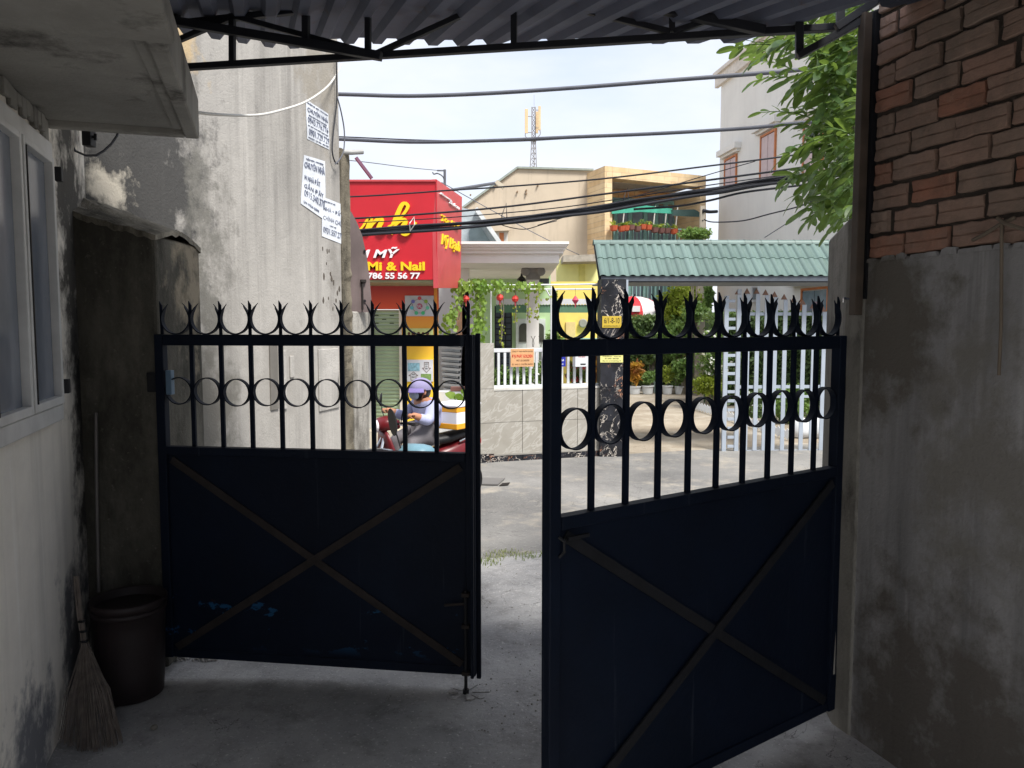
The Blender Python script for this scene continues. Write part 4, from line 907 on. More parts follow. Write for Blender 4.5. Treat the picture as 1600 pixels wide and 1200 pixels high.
m = MB(); m.tube([(pc.x, pc.y, STREET), (pc.x, pc.y, pc.z + .05)], .025, 8); m.build('pole', mt['white'], ps)
PP_ = Pl((pc.x + .62, pc.y - .72), (.72, .69))
text('VEDAN', PP_, (-.20, .26, pc.z - hh * .70, pc.z - hh * .52), mt['red'], ps, depth=.02, off=.06, bold=.02)
PP_ = Pl((pc.x + .0, pc.y - 1.0), (1, .05)); u0, u1, z0, z1 = PP_.rect(988, 478, 1000, 487); m = MB(); m.pbox(PP_, u0, u1, z0, z1, -.05, .02); m.build('printed_logo', mt['pwhite'], ps)
# concrete poles, edging, bags
cp = T('utility_pole', 'square concrete utility pole rising behind the green tiled gate roof', 'utility pole', (at(1096, 500, 22.3).x, 22.3, STREET))
mt['pole'] = M1('pole_concrete', (190, 180, 162), .9, .15, 4, .3)
pb, ptop = at(1096, 520, 22.3), at(1097.5, 322, 22.3); m = MB(); q0, q1 = .13, .06
m.add([(pb.x - q0, 22.3 - q0, STREET), (pb.x + q0, 22.3 - q0, STREET), (pb.x + q0, 22.3 + q0, STREET), (pb.x - q0, 22.3 + q0, STREET), (ptop.x - q1, 22.3 - q1, ptop.z), (ptop.x + q1, 22.3 - q1, ptop.z), (ptop.x + q1, 22.3 + q1, ptop.z), (ptop.x - q1, 22.3 + q1, ptop.z)], [(3, 2, 1, 0), (4, 5, 6, 7), (0, 1, 5, 4), (1, 2, 6, 5), (2, 3, 7, 6), (3, 0, 4, 7)]); m.build('shaft', mt['pole'], cp)
m = MB()
for k in range(5): z = ptop.z - .2 - .22 * k; m.tube([(ptop.x, 22.3 - .075, z), (ptop.x, 22.3 - .05, z)], .022)
m.build('bolt_hole', mt['black'], cp)
ed = T('edging_fence', 'low white diamond shaped garden edging along the yard path', 'edging', gp(1130, 660))
a_, b_ = gp(1086, 641), gp(1240, 692); L_ = (b_ - a_).length; dd = (b_ - a_) / L_; EP = Pl(a_, dd); n_ = int(L_ / .17)
for k in range(n_):
    u = k * .17 + .08; c_ = EP.w(u, 0, 0); e_ = V((.058, -.04, 0)); m = MB(); m.prism([c_ + UP * (STREET + .01), c_ + e_ + UP * (STREET + .10), c_ + UP * (STREET + .20), c_ - e_ + UP * (STREET + .10)], V((.011, .016, 0))); m.build('diamond', mt['white'], ed)
m = MB(); m.pbox(EP, 0, n_ * .17, STREET + .08, STREET + .11, -.045, -.031); m.build('rail', mt['white'], ed)
for i, (x, y) in enumerate(((1251, 698), (1279, 701))):
    p = at(x, y, 12.6); p.z = STREET; m = MB(); prf = [(.02, 0), (.16, .02), (.19, .12), (.15, .26), (.06, .33), (.02, .34)]
    vs = []; fs = []
    for j, (r3, z) in enumerate(prf):
        for k in range(12): th = k * math.pi / 6; q = r3 * (1 + .22 * noise.noise(V((th * 2, z * 9, i * 5)))); vs.append(p + V((q * math.cos(th), q * .7 * math.sin(th), z)))
    for j in range(5):
        for k in range(12): fs.append((j * 12 + k, j * 12 + (k + 1) % 12, j * 12 + 12 + (k + 1) % 12, j * 12 + 12 + k))
    fs.append(tuple(range(11, -1, -1))); m.add(vs, fs)
    tag(m.build('cloth_bag', mt['white'], smooth=True), ['slumped white sack behind the pale gate, left one of two', 'slumped white sack behind the pale gate, nearer the grey pillar'][i], 'sack')
# ================================================================== WHITE HOUSE (right)
WH = Pl((6.9, 26.0), (.132, -.991)); mt['whouse'] = M1('white_render', (218, 217, 213), .85, .07, 1.2, .15, streak=.12)
wh = T('white_house', 'tall white rendered house with wooden windows at the right, behind the green tiled roof', 'house', WH.w(3, STREET))
ztop = WH.uz(1118, 125)[1]; m = MB(); m.pbox(WH, 0, 15, -.3, ztop, -7, 0); m.build('wall', mt['whouse'], wh)
m = MB(); m.pbox(WH, -.25, 15.3, ztop - .35, ztop + .0, .0, .12); m.pbox(WH, -.25, 15.3, ztop + .001, ztop + .12, -7.2, .2); m.build('roof_coping', M1('cream_coping', (214, 208, 200), .8), wh)
mt['wood'] = M1('orange_wood_frame', (190, 118, 72), .6, .2); mt['shut'] = M1('pale_pink_shutter', (196, 176, 176), .6, .1); mt['glass'] = M1('dim_glass', (120, 136, 146), .08, .3, 3, 0, spec=.6)
def wh_win(x0, y0, x1, y1, sill=True, panes=2, fm='wood', pm='shut'):
    u0, u1, z0, z1 = WH.rect(x0, y0, x1, y1); u0, u1 = min(u0, u1), max(u0, u1); f = .06
    m = MB(); m.pbox(WH, u0, u0 + f, z0, z1, .0, .05); m.pbox(WH, u1 - f, u1, z0, z1, .0, .05); m.pbox(WH, u0 + f, u1 - f, z1 - f, z1, .0, .05); m.pbox(WH, u0 + f, u1 - f, z0, z0 + f, .0, .05)
    w_ = m.build('window', mt[fm], wh)
    st = (u1 - u0 - 2 * f) / panes
    for k in range(panes): MB().pbox(WH, u0 + f + k * st + .02, u0 + f + (k + 1) * st - .02, z0 + f + .02, z1 - f - .02, .005, .03).build('shutter' if pm == 'shut' else 'pane', mt[pm], w_)
    if sill: m = MB(); m.pbox(WH, u0 - .25, u1 + .25, z1 + .12, z1 + .30, .001, .22); m.pbox(WH, u0 - .18, u1 + .18, z1 + .04, z1 + .119, .001, .12); m.build('lintel', mt['whouse'], w_)
wh_win(1133, 245, 1152, 296); wh_win(1189, 207, 1213, 283); wh_win(1256, 186, 1288, 276); wh_win(1176, 446, 1187, 472, False, 2, 'white', 'glass'); wh_win(1253, 449, 1296, 502, False, 2, 'wood', 'glass')
m = MB(); u0 = WH.uz(1240, 444)[0]; m.pbox(WH, u0, u0 + 5, WH.uz(1240, 448)[1] - .02, WH.uz(1240, 440)[1], .001, .3); m.build('cornice', mt['whouse'], wh)
# ================================================================== BEIGE HOUSE with stone balcony
BH = facing(808, 24.5, 6); mt['beige'] = M1('pale_peach_render', (192, 178, 158), .85, .1, 1.5, .2, streak=.35)
bh = T('beige_house', 'peach coloured house with grey edged gable and a stone faced balcony full of hanging pots', 'house', BH.px(870, 560))
m = MB(); m.xpoly(BH, [(712, 560), (712, 332), (808, 263), (927, 266), (927, 560)], -5, 0); m.build('wall', mt['beige'], bh)
m = MB(); m.bar(BH.px(711, 333, .02), BH.px(808, 262, .02), .12, .06); m.bar(BH.px(808, 262, .02), BH.px(927, 265.5, .02), .12, .06); m.build('roof_edge', M1('roof_edge_grey', (150, 158, 150), .6), bh)
BF = facing(946, 23.6, 20)
def brickface(name, a, b, c, ang, bw=.5, bh_=.16):
    n = N(name); m = n.t.nodes.new('ShaderNodeMapping'); m.inputs['Rotation'].default_value = (0, 0, R(-ang)); n.l(n.c, m.inputs[0])
    x = n.t.nodes.new('ShaderNodeSeparateXYZ'); n.l(m.outputs[0], x.inputs[0]); cb_ = n.t.nodes.new('ShaderNodeCombineXYZ'); n.l(x.outputs[0], cb_.inputs[0]); n.l(x.outputs[2], cb_.inputs[1])
    t = n.t.nodes.new('ShaderNodeTexBrick'); n.l(cb_.outputs[0], t.inputs[0]); t.inputs['Color1'].default_value = lin(a) + (1,); t.inputs['Color2'].default_value = lin(b) + (1,); t.inputs['Mortar'].default_value = lin(c) + (1,)
    t.inputs['Scale'].default_value = 1; t.inputs['Brick Width'].default_value = bw; t.inputs['Row Height'].default_value = bh_; t.inputs['Mortar Size'].default_value = .012; t.inputs['Bias'].default_value = -.1
    col = n.mix(n.ramp(n.noise(2.5, 4), .4, .7, 0, .5), t.outputs[0], lin((236, 214, 176))); return n.out(col, .85)
mt['stone'] = brickface('yellow_stone_facing', (214, 190, 150), (200, 168, 124), (184, 160, 130), 20); mt['obrick'] = brickface('orange_stone_facing', (232, 176, 112), (216, 152, 92), (170, 120, 80), 20, .4, .14)
m = MB(); m.xpoly(BF, [(945, 259), (956.5, 260), (956.5, 560), (945, 560)], -2.4, 0); m.build('stone_column', mt['stone'], bh)
m = MB(); m.xpoly(BF, [(956.8, 260.2), (1103, 275), (1103, 293), (956.8, 278)], -.5, -.002); m.build('stone_band', mt['stone'], bh)
m = MB(); m.xpoly(BF, [(1094, 293), (1103, 294), (1103, 560), (1094, 560)], -2.4, -.003); m.build('stone_column', mt['stone'], bh)
m = MB(); m.xpoly(BH, [(927.5, 266), (945, 259.5), (945, 560), (927.5, 560)], -3, .04); m.build('pilaster', mt['beige'], bh)
uu0, uu1 = BF.uz(957, 300)[0], BF.uz(1093.5, 300)[0]; zsf = BF.uz(1020, 285, 0)[1]
m = MB(); m.pbox(BF, uu0, uu1, zsf + .02, zsf + .12, -1.7, -.52); m.build('balcony_ceiling', M1('soffit_grey', (190, 184, 174), .9), bh)
m = MB(); m.pbox(BF, uu0, uu1, -.3, zsf + .02, -1.8, -1.6); m.build('balcony_wall', mt['obrick'], bh)
zt_ = BF.uz(1020, 318, -1.5)[1]; wn_ = MB(); wn_.pbox(BF, uu0, uu1, zt_, zt_ + .12, -1.59, -1.5)
for x in (962, 985, 1009, 1026, 1041, 1057, 1075): u = BF.uz(x, 340, -1.5)[0]; wn_.pbox(BF, u - .07, u + .07, 1.0, zt_, -1.59, -1.5)
win = wn_.build('window', mt['teal'], bh)
for i, (a_, b_) in enumerate(zip((962, 985, 1009, 1026, 1041, 1057), (985, 1009, 1026, 1041, 1057, 1075))):
    u0, u1 = BF.uz(a_, 340, -1.55)[0] + .09, BF.uz(b_, 340, -1.55)[0] - .09; MB().pbox(BF, u0, u1, 1.0, zt_ - .03, -1.585, -1.56).build('pane', mt['glass'], win)
m = MB(); m.pbox(BF, uu0, uu1, BF.uz(1020, 378)[1], BF.uz(1020, 360)[1], -.1, -.06) if False else m.pbox(BF, uu0, uu1, BF.uz(1020, 357)[1], BF.uz(1020, 355)[1], -.06, -.0)
for x in range(960, 1094, 6): u = BF.uz(x, 370)[0]; m.pbox(BF, u - .012, u + .012, 1.5, BF.uz(1020, 357)[1], -.04, -.02)
m.build('balcony_railing', mt['teal'], bh)
net = T('shade_net', 'green shade net sagging along the balcony edge of the peach coloured house', 'net', BF.px(1020, 330, .1))
for nm, pts_, c_ in (('green_net', [(956, 323), (1000, 320), (1050, 326), (1052, 334), (1000, 331), (956, 334)], (70, 168, 142)), ('dark_net', [(1048, 328), (1085, 327), (1096, 333), (1094, 339), (1050, 337)], (60, 84, 80))):
    m = MB(); m.xpoly(BF, pts_, .06, .075); m.build(nm, M1(nm, c_, .8, .3, 6), net)
m = MB()
for x in (976, 1024, 1042, 1059): m.tube([BF.px(x, 322, .05), BF.px(x - 4, 362, .05)], .02, 5)
m.build('prop', mt['offwhite'], net)
mt['terra'] = M1('terracotta', (190, 92, 60), .8, .2); mt['terra2'] = M1('dull_terracotta', (120, 84, 78), .8, .2)
nms = ['first', 'second', 'third', 'fourth', 'fifth', 'sixth', 'seventh', 'eighth', 'ninth', 'tenth', 'eleventh']
for i, (x, y) in enumerate(((959, 357), (971, 358), (978, 357), (986, 356), (996, 358), (1004, 355), (1013, 356), (1023, 360), (1033, 361), (1042, 361), (1053, 362))):
    b = BF.px(x, y + 3, .2); dk = i in (3, 4, 7, 8, 9); t = T('hanging_pot', f"{'dull brown' if dk else 'orange terracotta'} pot, {nms[i]} from the stone column on the far balcony rail", 'flower pot', b, 'pots along the far balcony')
    MB().lathe([(.06, -.02), (.10, .0), (.125, .12), (.13, .14), (.01, .13)], b, 10).build('pot', mt['terra2' if dk else 'terra'], t); m = MB(); cloud(m, b + UP * .2, (.14, .12, .10), 26, .14, fr, aspect=3); stuff(m.build('foliage', g3 if i % 2 else g2, t, fix=False))
m = MB(); m.xbox(BH, 774, 361, 793, 390, .0, .06); win = m.build('window', mt['offwhite'], bh); m = MB(); m.xbox(BH, 780, 364, 787, 388, .061, .07); m.build('lattice', mt['wood'], win); m = MB(); m.xpoly(BH, [(766, 358), (772, 351), (795, 349), (798, 354), (796, 360), (768, 361)], .0, .25); m.build('window_hood', mt['beige'], bh)
m = MB()
for (x, y) in ((735, 305), (773, 292), (808, 300), (822, 298), (822, 303), (840, 290)): p = BH.px(x, y, 0); m.tube([p, p + BH.n * .08], .03, 6)
m.build('vent_hole', M1('vent_dark', (140, 118, 96), .9), bh)
# lean-to beyond the red sign
LT = facing(745, 18, 0); lt = T('grey_gable', 'pale blue grey gable with a sloping eave between the red sign and the peach house', 'house', LT.px(745, 560))
m = MB(); m.xpoly(LT, [(690, 560), (690, 325), (722, 325), (746, 329), (782, 381), (782, 560)], -2, 0); m.build('wall', M1('blue_grey_render', (176, 186, 192), .85), lt)
m = MB(); m.bar(LT.px(744, 327, .2), LT.px(784, 384, .2), .35, .09); m.build('eave', M1('pale_eave', (206, 210, 212), .7), lt)
m = MB(); m.xpoly(LT, [(733, 380), (733, 360), (745, 345), (768, 380)], .001, .03); m.build('gable_panel', M1('slate_blue', (132, 148, 154), .8), lt)
# ================================================================== PORCH HOUSE
mt['porch'] = M1('porch_white', (232, 230, 226), .8, .06, 3, .1, streak=.12)
ph = T('porch_house', 'green and yellow walled house with a white corniced porch roof carried on a column', 'house', at(820, 560, 13))
CN = facing(800, 11.4, 0)
yf = lambda y: CN.uz(800, y)[1]; xr = lambda x: CN.uz(x, 400)[0]
m = MB()
for (y0, y1, xx, of) in ((379.5, 383.5, 887.5, .20), (383.5, 387, 885, .16), (387, 391, 882.5, .11), (391, 396.5, 880, .06)):
    m.pbox(CN, xr(700), xr(xx), yf(y1), yf(y0), -4.2, of)
m.build('cornice', mt['porch'], ph)
m = MB(); m.pbox(CN, xr(700), xr(874), yf(411), yf(396.5), -4.0, 0); m.build('fascia', mt['porch'], ph)
CL = facing(833, 12.4, 0); m = MB(); m.xbox(CL, 823, 436, 842, 640, -.2, 0); m.build('column', mt['porch'], ph)
m = MB(); m.xbox(CL, 818, 412, 848, 418, -.25, .05); m.xbox(CL, 821, 418, 845, 428, -.23, .02)
for x in (821, 845): m.lathe([(.05, -.02), (.075, 0), (.05, .02)], CL.px(x, 424, .05), 12, Matrix.Rotation(R(90), 3, 'X'))
m.xbox(CL, 822, 428, 844, 437, -.22, .015); m.build('capital', M1('capital_grey', (150, 148, 146), .8), ph)
m = MB(); m.xbox(CL, 720, 412, 733, 700, -.3, 0); m.build('side_column', mt['porch'], ph)
HW = facing(820, 15.2, 0)
mint = M1('mint_green_wall', (176, 204, 156), .85, .08); yel = M1('yellow_wall', (232, 208, 112), .85, .08); pyel = M1('pale_yellow_wall', (236, 232, 160), .85, .08)
m = MB(); m.xbox(HW, 700, 411, 860, 640, -.3, 0); m.build('wall', mint, ph)
m = MB(); m.xbox(HW, 860.3, 440, 945, 640, -.28, .0); m.build('wall', yel, ph)
d_ = MB(); d_.xbox(HW, 806, 498, 852, 600, .0, .04); dr = d_.build('door', M1('white_door', (206, 214, 208), .5), ph)
for (x0, x1) in ((811, 827), (835, 850)):
    q = [HW.px(x0, 534, .06), HW.px(x1, 534, .06)] + [HW.px((x0 + x1) / 2 + (x1 - x0) / 2 * math.cos(t), 512 - 7 * math.sin(t), .06) for t in [math.pi * k / 8 for k in range(9)]]; MB().prism(q, HW.n * -.015).build('pane', M1('dark_pane', (70, 72, 64), .2), dr)
    m = MB(); m.xbox(HW, x0, 545, x1, 562, .041, .055); m.build('panel', M1('dark_panel', (96, 104, 98), .5), dr)
gq = MB(); gq.xbox(HW, 773, 478, 800, 600, .0, .03); gqo = gq.build('window', M1('dark_blue_glass', (78, 88, 100), .3), ph)
m = MB()
for x in (774, 782, 790, 799): m.xbox(HW, x - .8, 479, x + .8, 600, .031, .06)
for y in range(486, 600, 9): m.xbox(HW, 774, y, 799, y + 1.6, .061, .075)
m.build('window_grille', mt['steel'], gqo)
AW = facing(855, 14.2, 0); m = MB(); nS = 36
for k in range(nS):
    x0_ = 775 + (942 - 775) * k / nS; x1_ = 775 + (942 - 775) * (k + 1) / nS; m.xpoly(AW, [(x0_, 467), (x1_, 467), (x1_, 474.5), ((x0_ + x1_) / 2, 477), (x0_, 474.5)], -.01, .0)
aw = m.build('awning_valance', mt['white'], ph)
m = MB(); m.xbox(AW, 775, 476, 942, 488.5, -.05, -.02); m.build('green_awning', M1('awning_green', (92, 130, 104), .8), ph)
m = MB(); m.xbox(HW, 884, 503, 899, 530, .0, .03); m.build('notice_frame', M1('frame_cream', (226, 200, 140), .7), ph)
p_ = HW.px(911, 505, .05); MB().lathe([(.07, -.03), (.09, 0), (.07, .03)], p_, 14, Matrix.Rotation(R(90), 3, 'X')).build('round_meter', M1('meter_grey', (150, 150, 140), .5), ph)
m = MB(); m.xbox(HW, 890, 528, 935, 545, .02, .5); m.build('low_counter', M1('counter_teal', (140, 180, 170), .6), ph)
YH = facing(910, 17, 0); yh = T('yellow_house', 'pale yellow house wall with a small tiled lean-to roof between porch and gate roof', 'house', YH.px(910, 560)); m = MB(); m.xbox(YH, 870, 406, 950, 480, -.3, 0); m.build('wall', pyel, yh)
m = MB(); m.xpoly(YH, [(880, 399), (936, 397), (942, 408), (880, 409)], .0, .7); m.build('lean_to_roof', M1('dirty_tiles', (168, 160, 148), .9, .3, 12), yh); m = MB(); m.xbox(YH, 884, 409, 934, 411, .0, .6); m.build('eave', mt['gaterust'], yh)
m = MB(); m.xbox(YH, 905, 412, 914, 470, .001, .03); m.build('door', M1('pale_door', (222, 214, 130), .8), yh)
ln_ = T('porch_lantern', 'dark hanging lantern under the white porch roof', 'lantern', at(815, 440, 12.8)); c_ = at(815, 436, 12.8)
MB().lathe([(.03, -.10), (.06, -.08), (.075, .0), (.02, .05), (.012, .10)], c_, 8).build('lamp', mt['black'], ln_); MB().tube([c_ + UP * .1, c_ + UP * .28], .006).build('chain', mt['black'], ln_)
tag(MB().xbox(facing(850, 12.6, 0), 843, 435, 858, 443, -.12, 0).build('wall_speaker', M1('speaker_grey', (84, 92, 92), .5)), 'small dark grey box under the porch roof right of the capital', 'speaker')
# pipe frame, lanterns, vines
pfm = T('pipe_pergola', 'thin white pipe frame over the garden wall holding vines and red lanterns', 'pergola', at(830, 450, 11))
PG = facing(830, 11.0, 6)
for nm, q in (('top_pipe', [(700, 446.5), (934, 444)]), ('top_pipe', [(760, 452), (930, 452)]), ('post', [(767, 446), (767, 545)]), ('post', [(861, 447), (861, 545)]), ('brace', [(861, 466), (853, 452)]), ('brace', [(861, 466), (869, 452)])):
    m = MB(); m.tube([PG.px(x, y, 0) for x, y in q], .012, 6); m.build(nm, mt['white'], pfm)
lant = [('red lantern hanging beside the red sign end of the pergola', 728, 467, 0), ('red lantern hanging left of two above the white front door', 781, 465, 0), ('red lantern with pink tassel, nearest the white column', 805, 467, 0), ('pink red diamond shaped lantern hanging in front of the yellow wall', 899, 469, 1)]
mt['lred'] = M1('lantern_red', (214, 66, 58), .6); mt['lpink'] = M1('lantern_pink', (206, 74, 96), .6)
for lb, x, y, k in lant:
    c_ = PG.px(x, y, .02); t = T('red_lantern', lb, 'lantern', c_, 'lanterns on the pergola'); mm = mt['lpink' if k else 'lred']
    pr = [(.008, -.05), (.038, -.035), (.052, 0), (.038, .035), (.008, .05)] if not k else [(.005, -.065), (.05, 0), (.005, .065)]
    MB().lathe(pr, c_, 8).build('body', mm, t); MB().tube([c_ + UP * .05, c_ + UP * .17], .002, 4).build('string', mt['bl'], t); MB().tube([c_ - UP * .05, c_ - UP * .11], [.014, .004], 6).build('tassel', mt['lpink'], t)
vn = T('climbing_vine', 'fresh green climbing vine trailing over the pipe pergola and hanging in columns', 'vine', PG.px(745, 540))
m = MB()
def vleaf(x, y, n_, sx, sy, sz=.065, o=.12):
    for _ in range(n_):
        p = PG.px(x + fr.gauss(0, sx), y + fr.gauss(0, sy), fr.uniform(-o, o)); a_ = V((fr.gauss(0, .5), fr.gauss(0, .5), -1)).normalized(); b_ = a_.cross(V((fr.gauss(0, .4), -1, fr.gauss(0, .4)))).normalized(); s_ = sz * fr.uniform(.6, 1.3)
        m.add([p, p + a_ * s_ * .35 + b_ * s_ * .38, p + a_ * s_ * .7 + b_ * s_ * .3, p + a_ * s_, p + a_ * s_ * .7 - b_ * s_ * .3, p + a_ * s_ * .35 - b_ * s_ * .38], [(0, 1, 2, 3, 4, 5)])
for x in range(712, 850, 7): vleaf(x, 446, 14, 4, 4)
for y in range(445, 535, 7): vleaf(748, y, 15, 5.5, 3)
for y in range(450, 500, 7): vleaf(722 - (y - 450) * .35, y, 9, 6, 3)
for y in range(490, 520, 7): vleaf(700, y, 7, 5, 3)
vleaf(745, 440, 60, 14, 4); vleaf(780, 442, 30, 12, 5)
stuff(m.build('foliage', g5, vn, fix=False))
m = MB()
for x0_, x1_, y1_ in ((748, 750, 535), (744, 741, 530), (722, 702, 515), (728, 716, 500), (781, 783, 540), (786, 784, 530), (805, 805, 505), (824, 824, 500)): m.tube([PG.px(x0_, 446, 0), PG.px((x0_ + x1_) / 2 + 2, (446 + y1_) / 2, .02), PG.px(x1_, y1_, .0)], .006, 5)
stuff(m.build('stems', mt['bark'], vn))
m = MB()
def vl2(x, y): vleaf(x, y, 3, 2.5, 2, .04, .05)
for y in range(478, 542, 4): vl2(783, y)
for y in range(478, 500, 5): vl2(806, y)
for y in range(450, 505, 5): vl2(826, y); vl2(838, y - 4)
for x in (866, 872, 858): vl2(x, 458); vl2(x, 466)
stuff(m.build('yellow_foliage', g2, vn, fix=False))
# plants just behind the picket fence
for i, (x, y, Yp, rx, rz, mm, fl, nf, lb) in enumerate(((785, 592, 11.4, .20, .28, g3, None, 0, 'leafy green plant behind the first white pickets by the marble pillar'), (815, 588, 11.5, .24, .22, g3, None, 0, 'spreading green plant behind the pickets below the tan plate'),
        (850, 585, 11.6, .26, .26, g3, gfl, 30, 'green plant with pale flowers behind the pickets below the blue plate'), (905, 583, 11.7, .24, .24, g3, grd, 46, 'plant with red blossoms behind the pickets below the letter box'), (930, 575, 11.8, .16, .30, g4, grd, 20, 'reddish plant behind the last pickets beside the black pillar'), (866, 535, 14.6, .22, .28, g3, None, 0, 'tall grassy green plant in front of the yellow house wall'))):
    bush(lb, x, y, Yp, rx, rz, 420, .11, mm, 'plant', 'garden_plant', fl, nf, True, 2.8)
# white side wall, stairs and large leaved plant between shop and pillar
sw = T('side_wall', 'white painted side wall with grey stair treads between the nail shop and the marble pillar', 'wall', at(705, 650, 12.2)); SW = facing(705, 12.4, 0)
m = MB(); m.xbox(SW, 680, 450, 741, 640, -.2, 0); m.build('wall', M1('cool_white_wall', (206, 210, 212), .85, .1, streak=.2), sw)
for k in range(11):
    y = 534 + k * 8.2; m = MB(); P0, P1 = SW.px(688 + k * .6, y, .25), SW.px(722 - k * .4, y + 2.5, .25); m.bar(P0, P1, .25, .035); m.build('stair_tread', M1('stair_grey', (150, 152, 154), .8) if k == 0 else bpy.data.materials['stair_grey'], sw)
m = MB(); m.bar(SW.px(690, 527, .3), SW.px(722, 530, .3), .03); m.bar(SW.px(722, 530, .3), SW.px(716, 600, .3), .03); m.build('stair_rail', mt['graycable'], sw)
m = MB(); m.xbox(SW, 714, 484, 722, 532, .001, .02); m.build('door', M1('peach_door', (226, 186, 150), .7), sw)
lw2 = T('low_white_wall', 'low white wall behind the delivery box with a brown tray on top', 'wall', at(715, 700, 10.6)); LW2 = facing(715, 10.7, 0)
m = MB(); m.xbox(LW2, 683, 612, 746, 722, -.2, 0); m.build('wall', mt['white'], lw2); m = MB(); m.xbox(LW2, 704, 605, 728, 611.5, -.15, 0); m.build('tray', mt['terra2'], lw2)
bl_ = T('broad_leaf_plant', 'broad leaved green plant in front of the low white wall above the delivery box', 'plant', at(718, 700, 9.9)); base_ = at(716, 660, 9.9)
for k in range(15):
    a_ = fr.uniform(0, 6.28); el = fr.uniform(.1, 1.0); ln = fr.uniform(.10, .2); p0 = base_ + UP * fr.uniform(.1, .38) + V((fr.uniform(-.07, .07), fr.uniform(-.05, .05), 0)); d_ = V((math.cos(a_) * math.cos(el), math.sin(a_) * .5, math.sin(el) * .8)).normalized(); sd = d_.cross(V((0, -1, .3))).normalized() * ln * .28
    m = MB(); m.add([p0, p0 + d_ * ln * .35 + sd, p0 + d_ * ln * .75 + sd * .7 - UP * .01, p0 + d_ * ln - UP * .03, p0 + d_ * ln * .75 - sd * .7 - UP * .01, p0 + d_ * ln * .35 - sd], [(0, 1, 2, 5), (5, 2, 4), (2, 3, 4)]); m.build('leaf', g5, bl_, fix=False)
m = MB(); 
for k in range(3): m.tube([V((base_.x + k * .03, base_.y, STREET)), base_ + V((k * .04 - .04, 0, .35))], .008, 5)
m.build('stem', g3, bl_)
# ================================================================== NAIL SHOP
shop = T('nail_shop', 'nail salon with a big red sign box, green roller shutter and orange yellow front', 'shop', at(620, 700, 10.5))
SG = facing(612, 9.6, 0); SH = facing(612, 10.6, 0)
mt['sred'] = M1('sign_face_red', (188, 32, 44), .45, .12, 2, 0); mt['sred2'] = M1('sign_side_red', (196, 76, 80), .35, .15, 3, 0)
m = MB(); m.xbox(SG, 470, 281, 681.5, 437, -.9, 0); m.build('sign_box', mt['sred'], shop)
q = [at(681.8, 280, 9.6), at(722, 308, 11.0), at(719.5, 450, 11.0), at(684.5, 450, 9.58)]; nrm = (q[1] - q[0]).cross(q[3] - q[0]).normalized(); nrm = nrm if nrm.x > 0 else -nrm
MB().prism([p - nrm * .06 for p in q], nrm * .06).build('side_sign', mt['sred2'], shop)
m = MB(); m.xbox(SG, 681.6, 281, 683, 448, -.1, .012); m.build('corner_trim', mt['sred'], shop)
m = MB(); m.xbox(SG, 470, 281, 681, 284, .001, .02); m.build('top_trim', mt['sred2'], shop)
mt['yel'] = M1('sign_yellow', (236, 196, 30), .4, .06); mt['swhite'] = M1('sign_white', (230, 224, 226), .4, .04)
def sgt(s, x0, y0, x1, y1, mat, **k): text(s, SG, SG.rect(x0, y0, x1, y1), mt[mat], shop, depth=.02, off=.002, **k)
sgt('THẨM MỸ', 508, 383, 625, 403, 'swhite', shear=.25, bold=.03); sgt('Nối Mi & Nail', 530, 405, 664, 423, 'yel', bold=.035); sgt('0786 55 56 77', 567, 426, 657, 436, 'swhite', bold=.03)
def stroke(pts, ws, nm='script_letter', o=.0):
    c = []; n_ = len(pts)
    for i in range(n_ - 1):
        p0, p1, p2, p3 = [V((*pts[max(0, min(n_ - 1, i + d_))], ws[max(0, min(n_ - 1, i + d_))])) for d_ in (-1, 0, 1, 2)]
        for j in range(5): t = j / 5; c.append(.5 * ((2 * p1) + (p2 - p0) * t + (2 * p0 - 5 * p1 + 4 * p2 - p3) * t * t + (3 * p1 - p0 - 3 * p2 + p3) * t ** 3))
    c.append(V((*pts[-1], ws[-1]))); k = 9.6 / FPX
    m = MB(); m.ribbon(SG, [SG.uz(p.x, p.y) for p in c], [max(.006, p.z * k) for p in c], .002, .03 + o); m.build(nm, mt['yel'], shop)
stroke([(540, 366), (556, 364), (566, 356), (574, 345), (580, 342), (577, 352), (572, 366)], [3, 3, 3, 4, 6, 7, 7])
stroke([(575, 363), (583, 350), (593, 342), (597, 346), (592, 358), (597, 364), (610, 353)], [5, 5, 6, 7, 7, 6, 3], o=.006)
stroke([(608, 355), (620, 347), (632, 334), (638, 323), (634, 318)], [3, 3, 4, 5, 5], o=.012)
stroke([(635, 318.5), (629, 320), (622, 334), (610, 366)], [5, 6, 7, 8], o=.0)
stroke([(613, 361), (622, 349), (631, 344), (634, 348), (628, 360), (634, 366), (643, 360), (651, 348)], [4, 4, 6, 7, 8, 7, 5, 3], o=.018)
# vertical lettering on the side sign
SD = Pl(q[0], q[1] - q[0]); Ls_ = (V((q[1].x, q[1].y, 0)) - V((q[0].x, q[0].y, 0))).length
sdo = .004
for s, x0, y0, x1, y1, mm in (('Beauty', 686, 300, 704, 316, 'swhite'), ('Salon', 700, 312, 716, 328, 'swhite'), ('Tóc-Nail', 688, 335, 716, 360, 'yel'), ('Mỹ Hạnh', 688, 363, 717, 398, 'yel')):
    u0, z1 = SD.uz(x0, y0); u1, z0 = SD.uz(x1, y1)
    text(s, SD, (u0, u1, z0, z1), mt[mm], shop, depth=.02, off=sdo, shear=.3, bold=.02)
m = MB(); m.xbox(SH, 560, 430, 684, 450, .0, .1) if False else m.pbox(SG, SG.uz(470, 400)[0], SG.uz(681, 400)[0], SG.uz(600, 437)[1] - .03, SG.uz(600, 437)[1] - .003, -.95, -.02); m.build('soffit', M1('soffit_olive', (150, 146, 110), .4), shop)
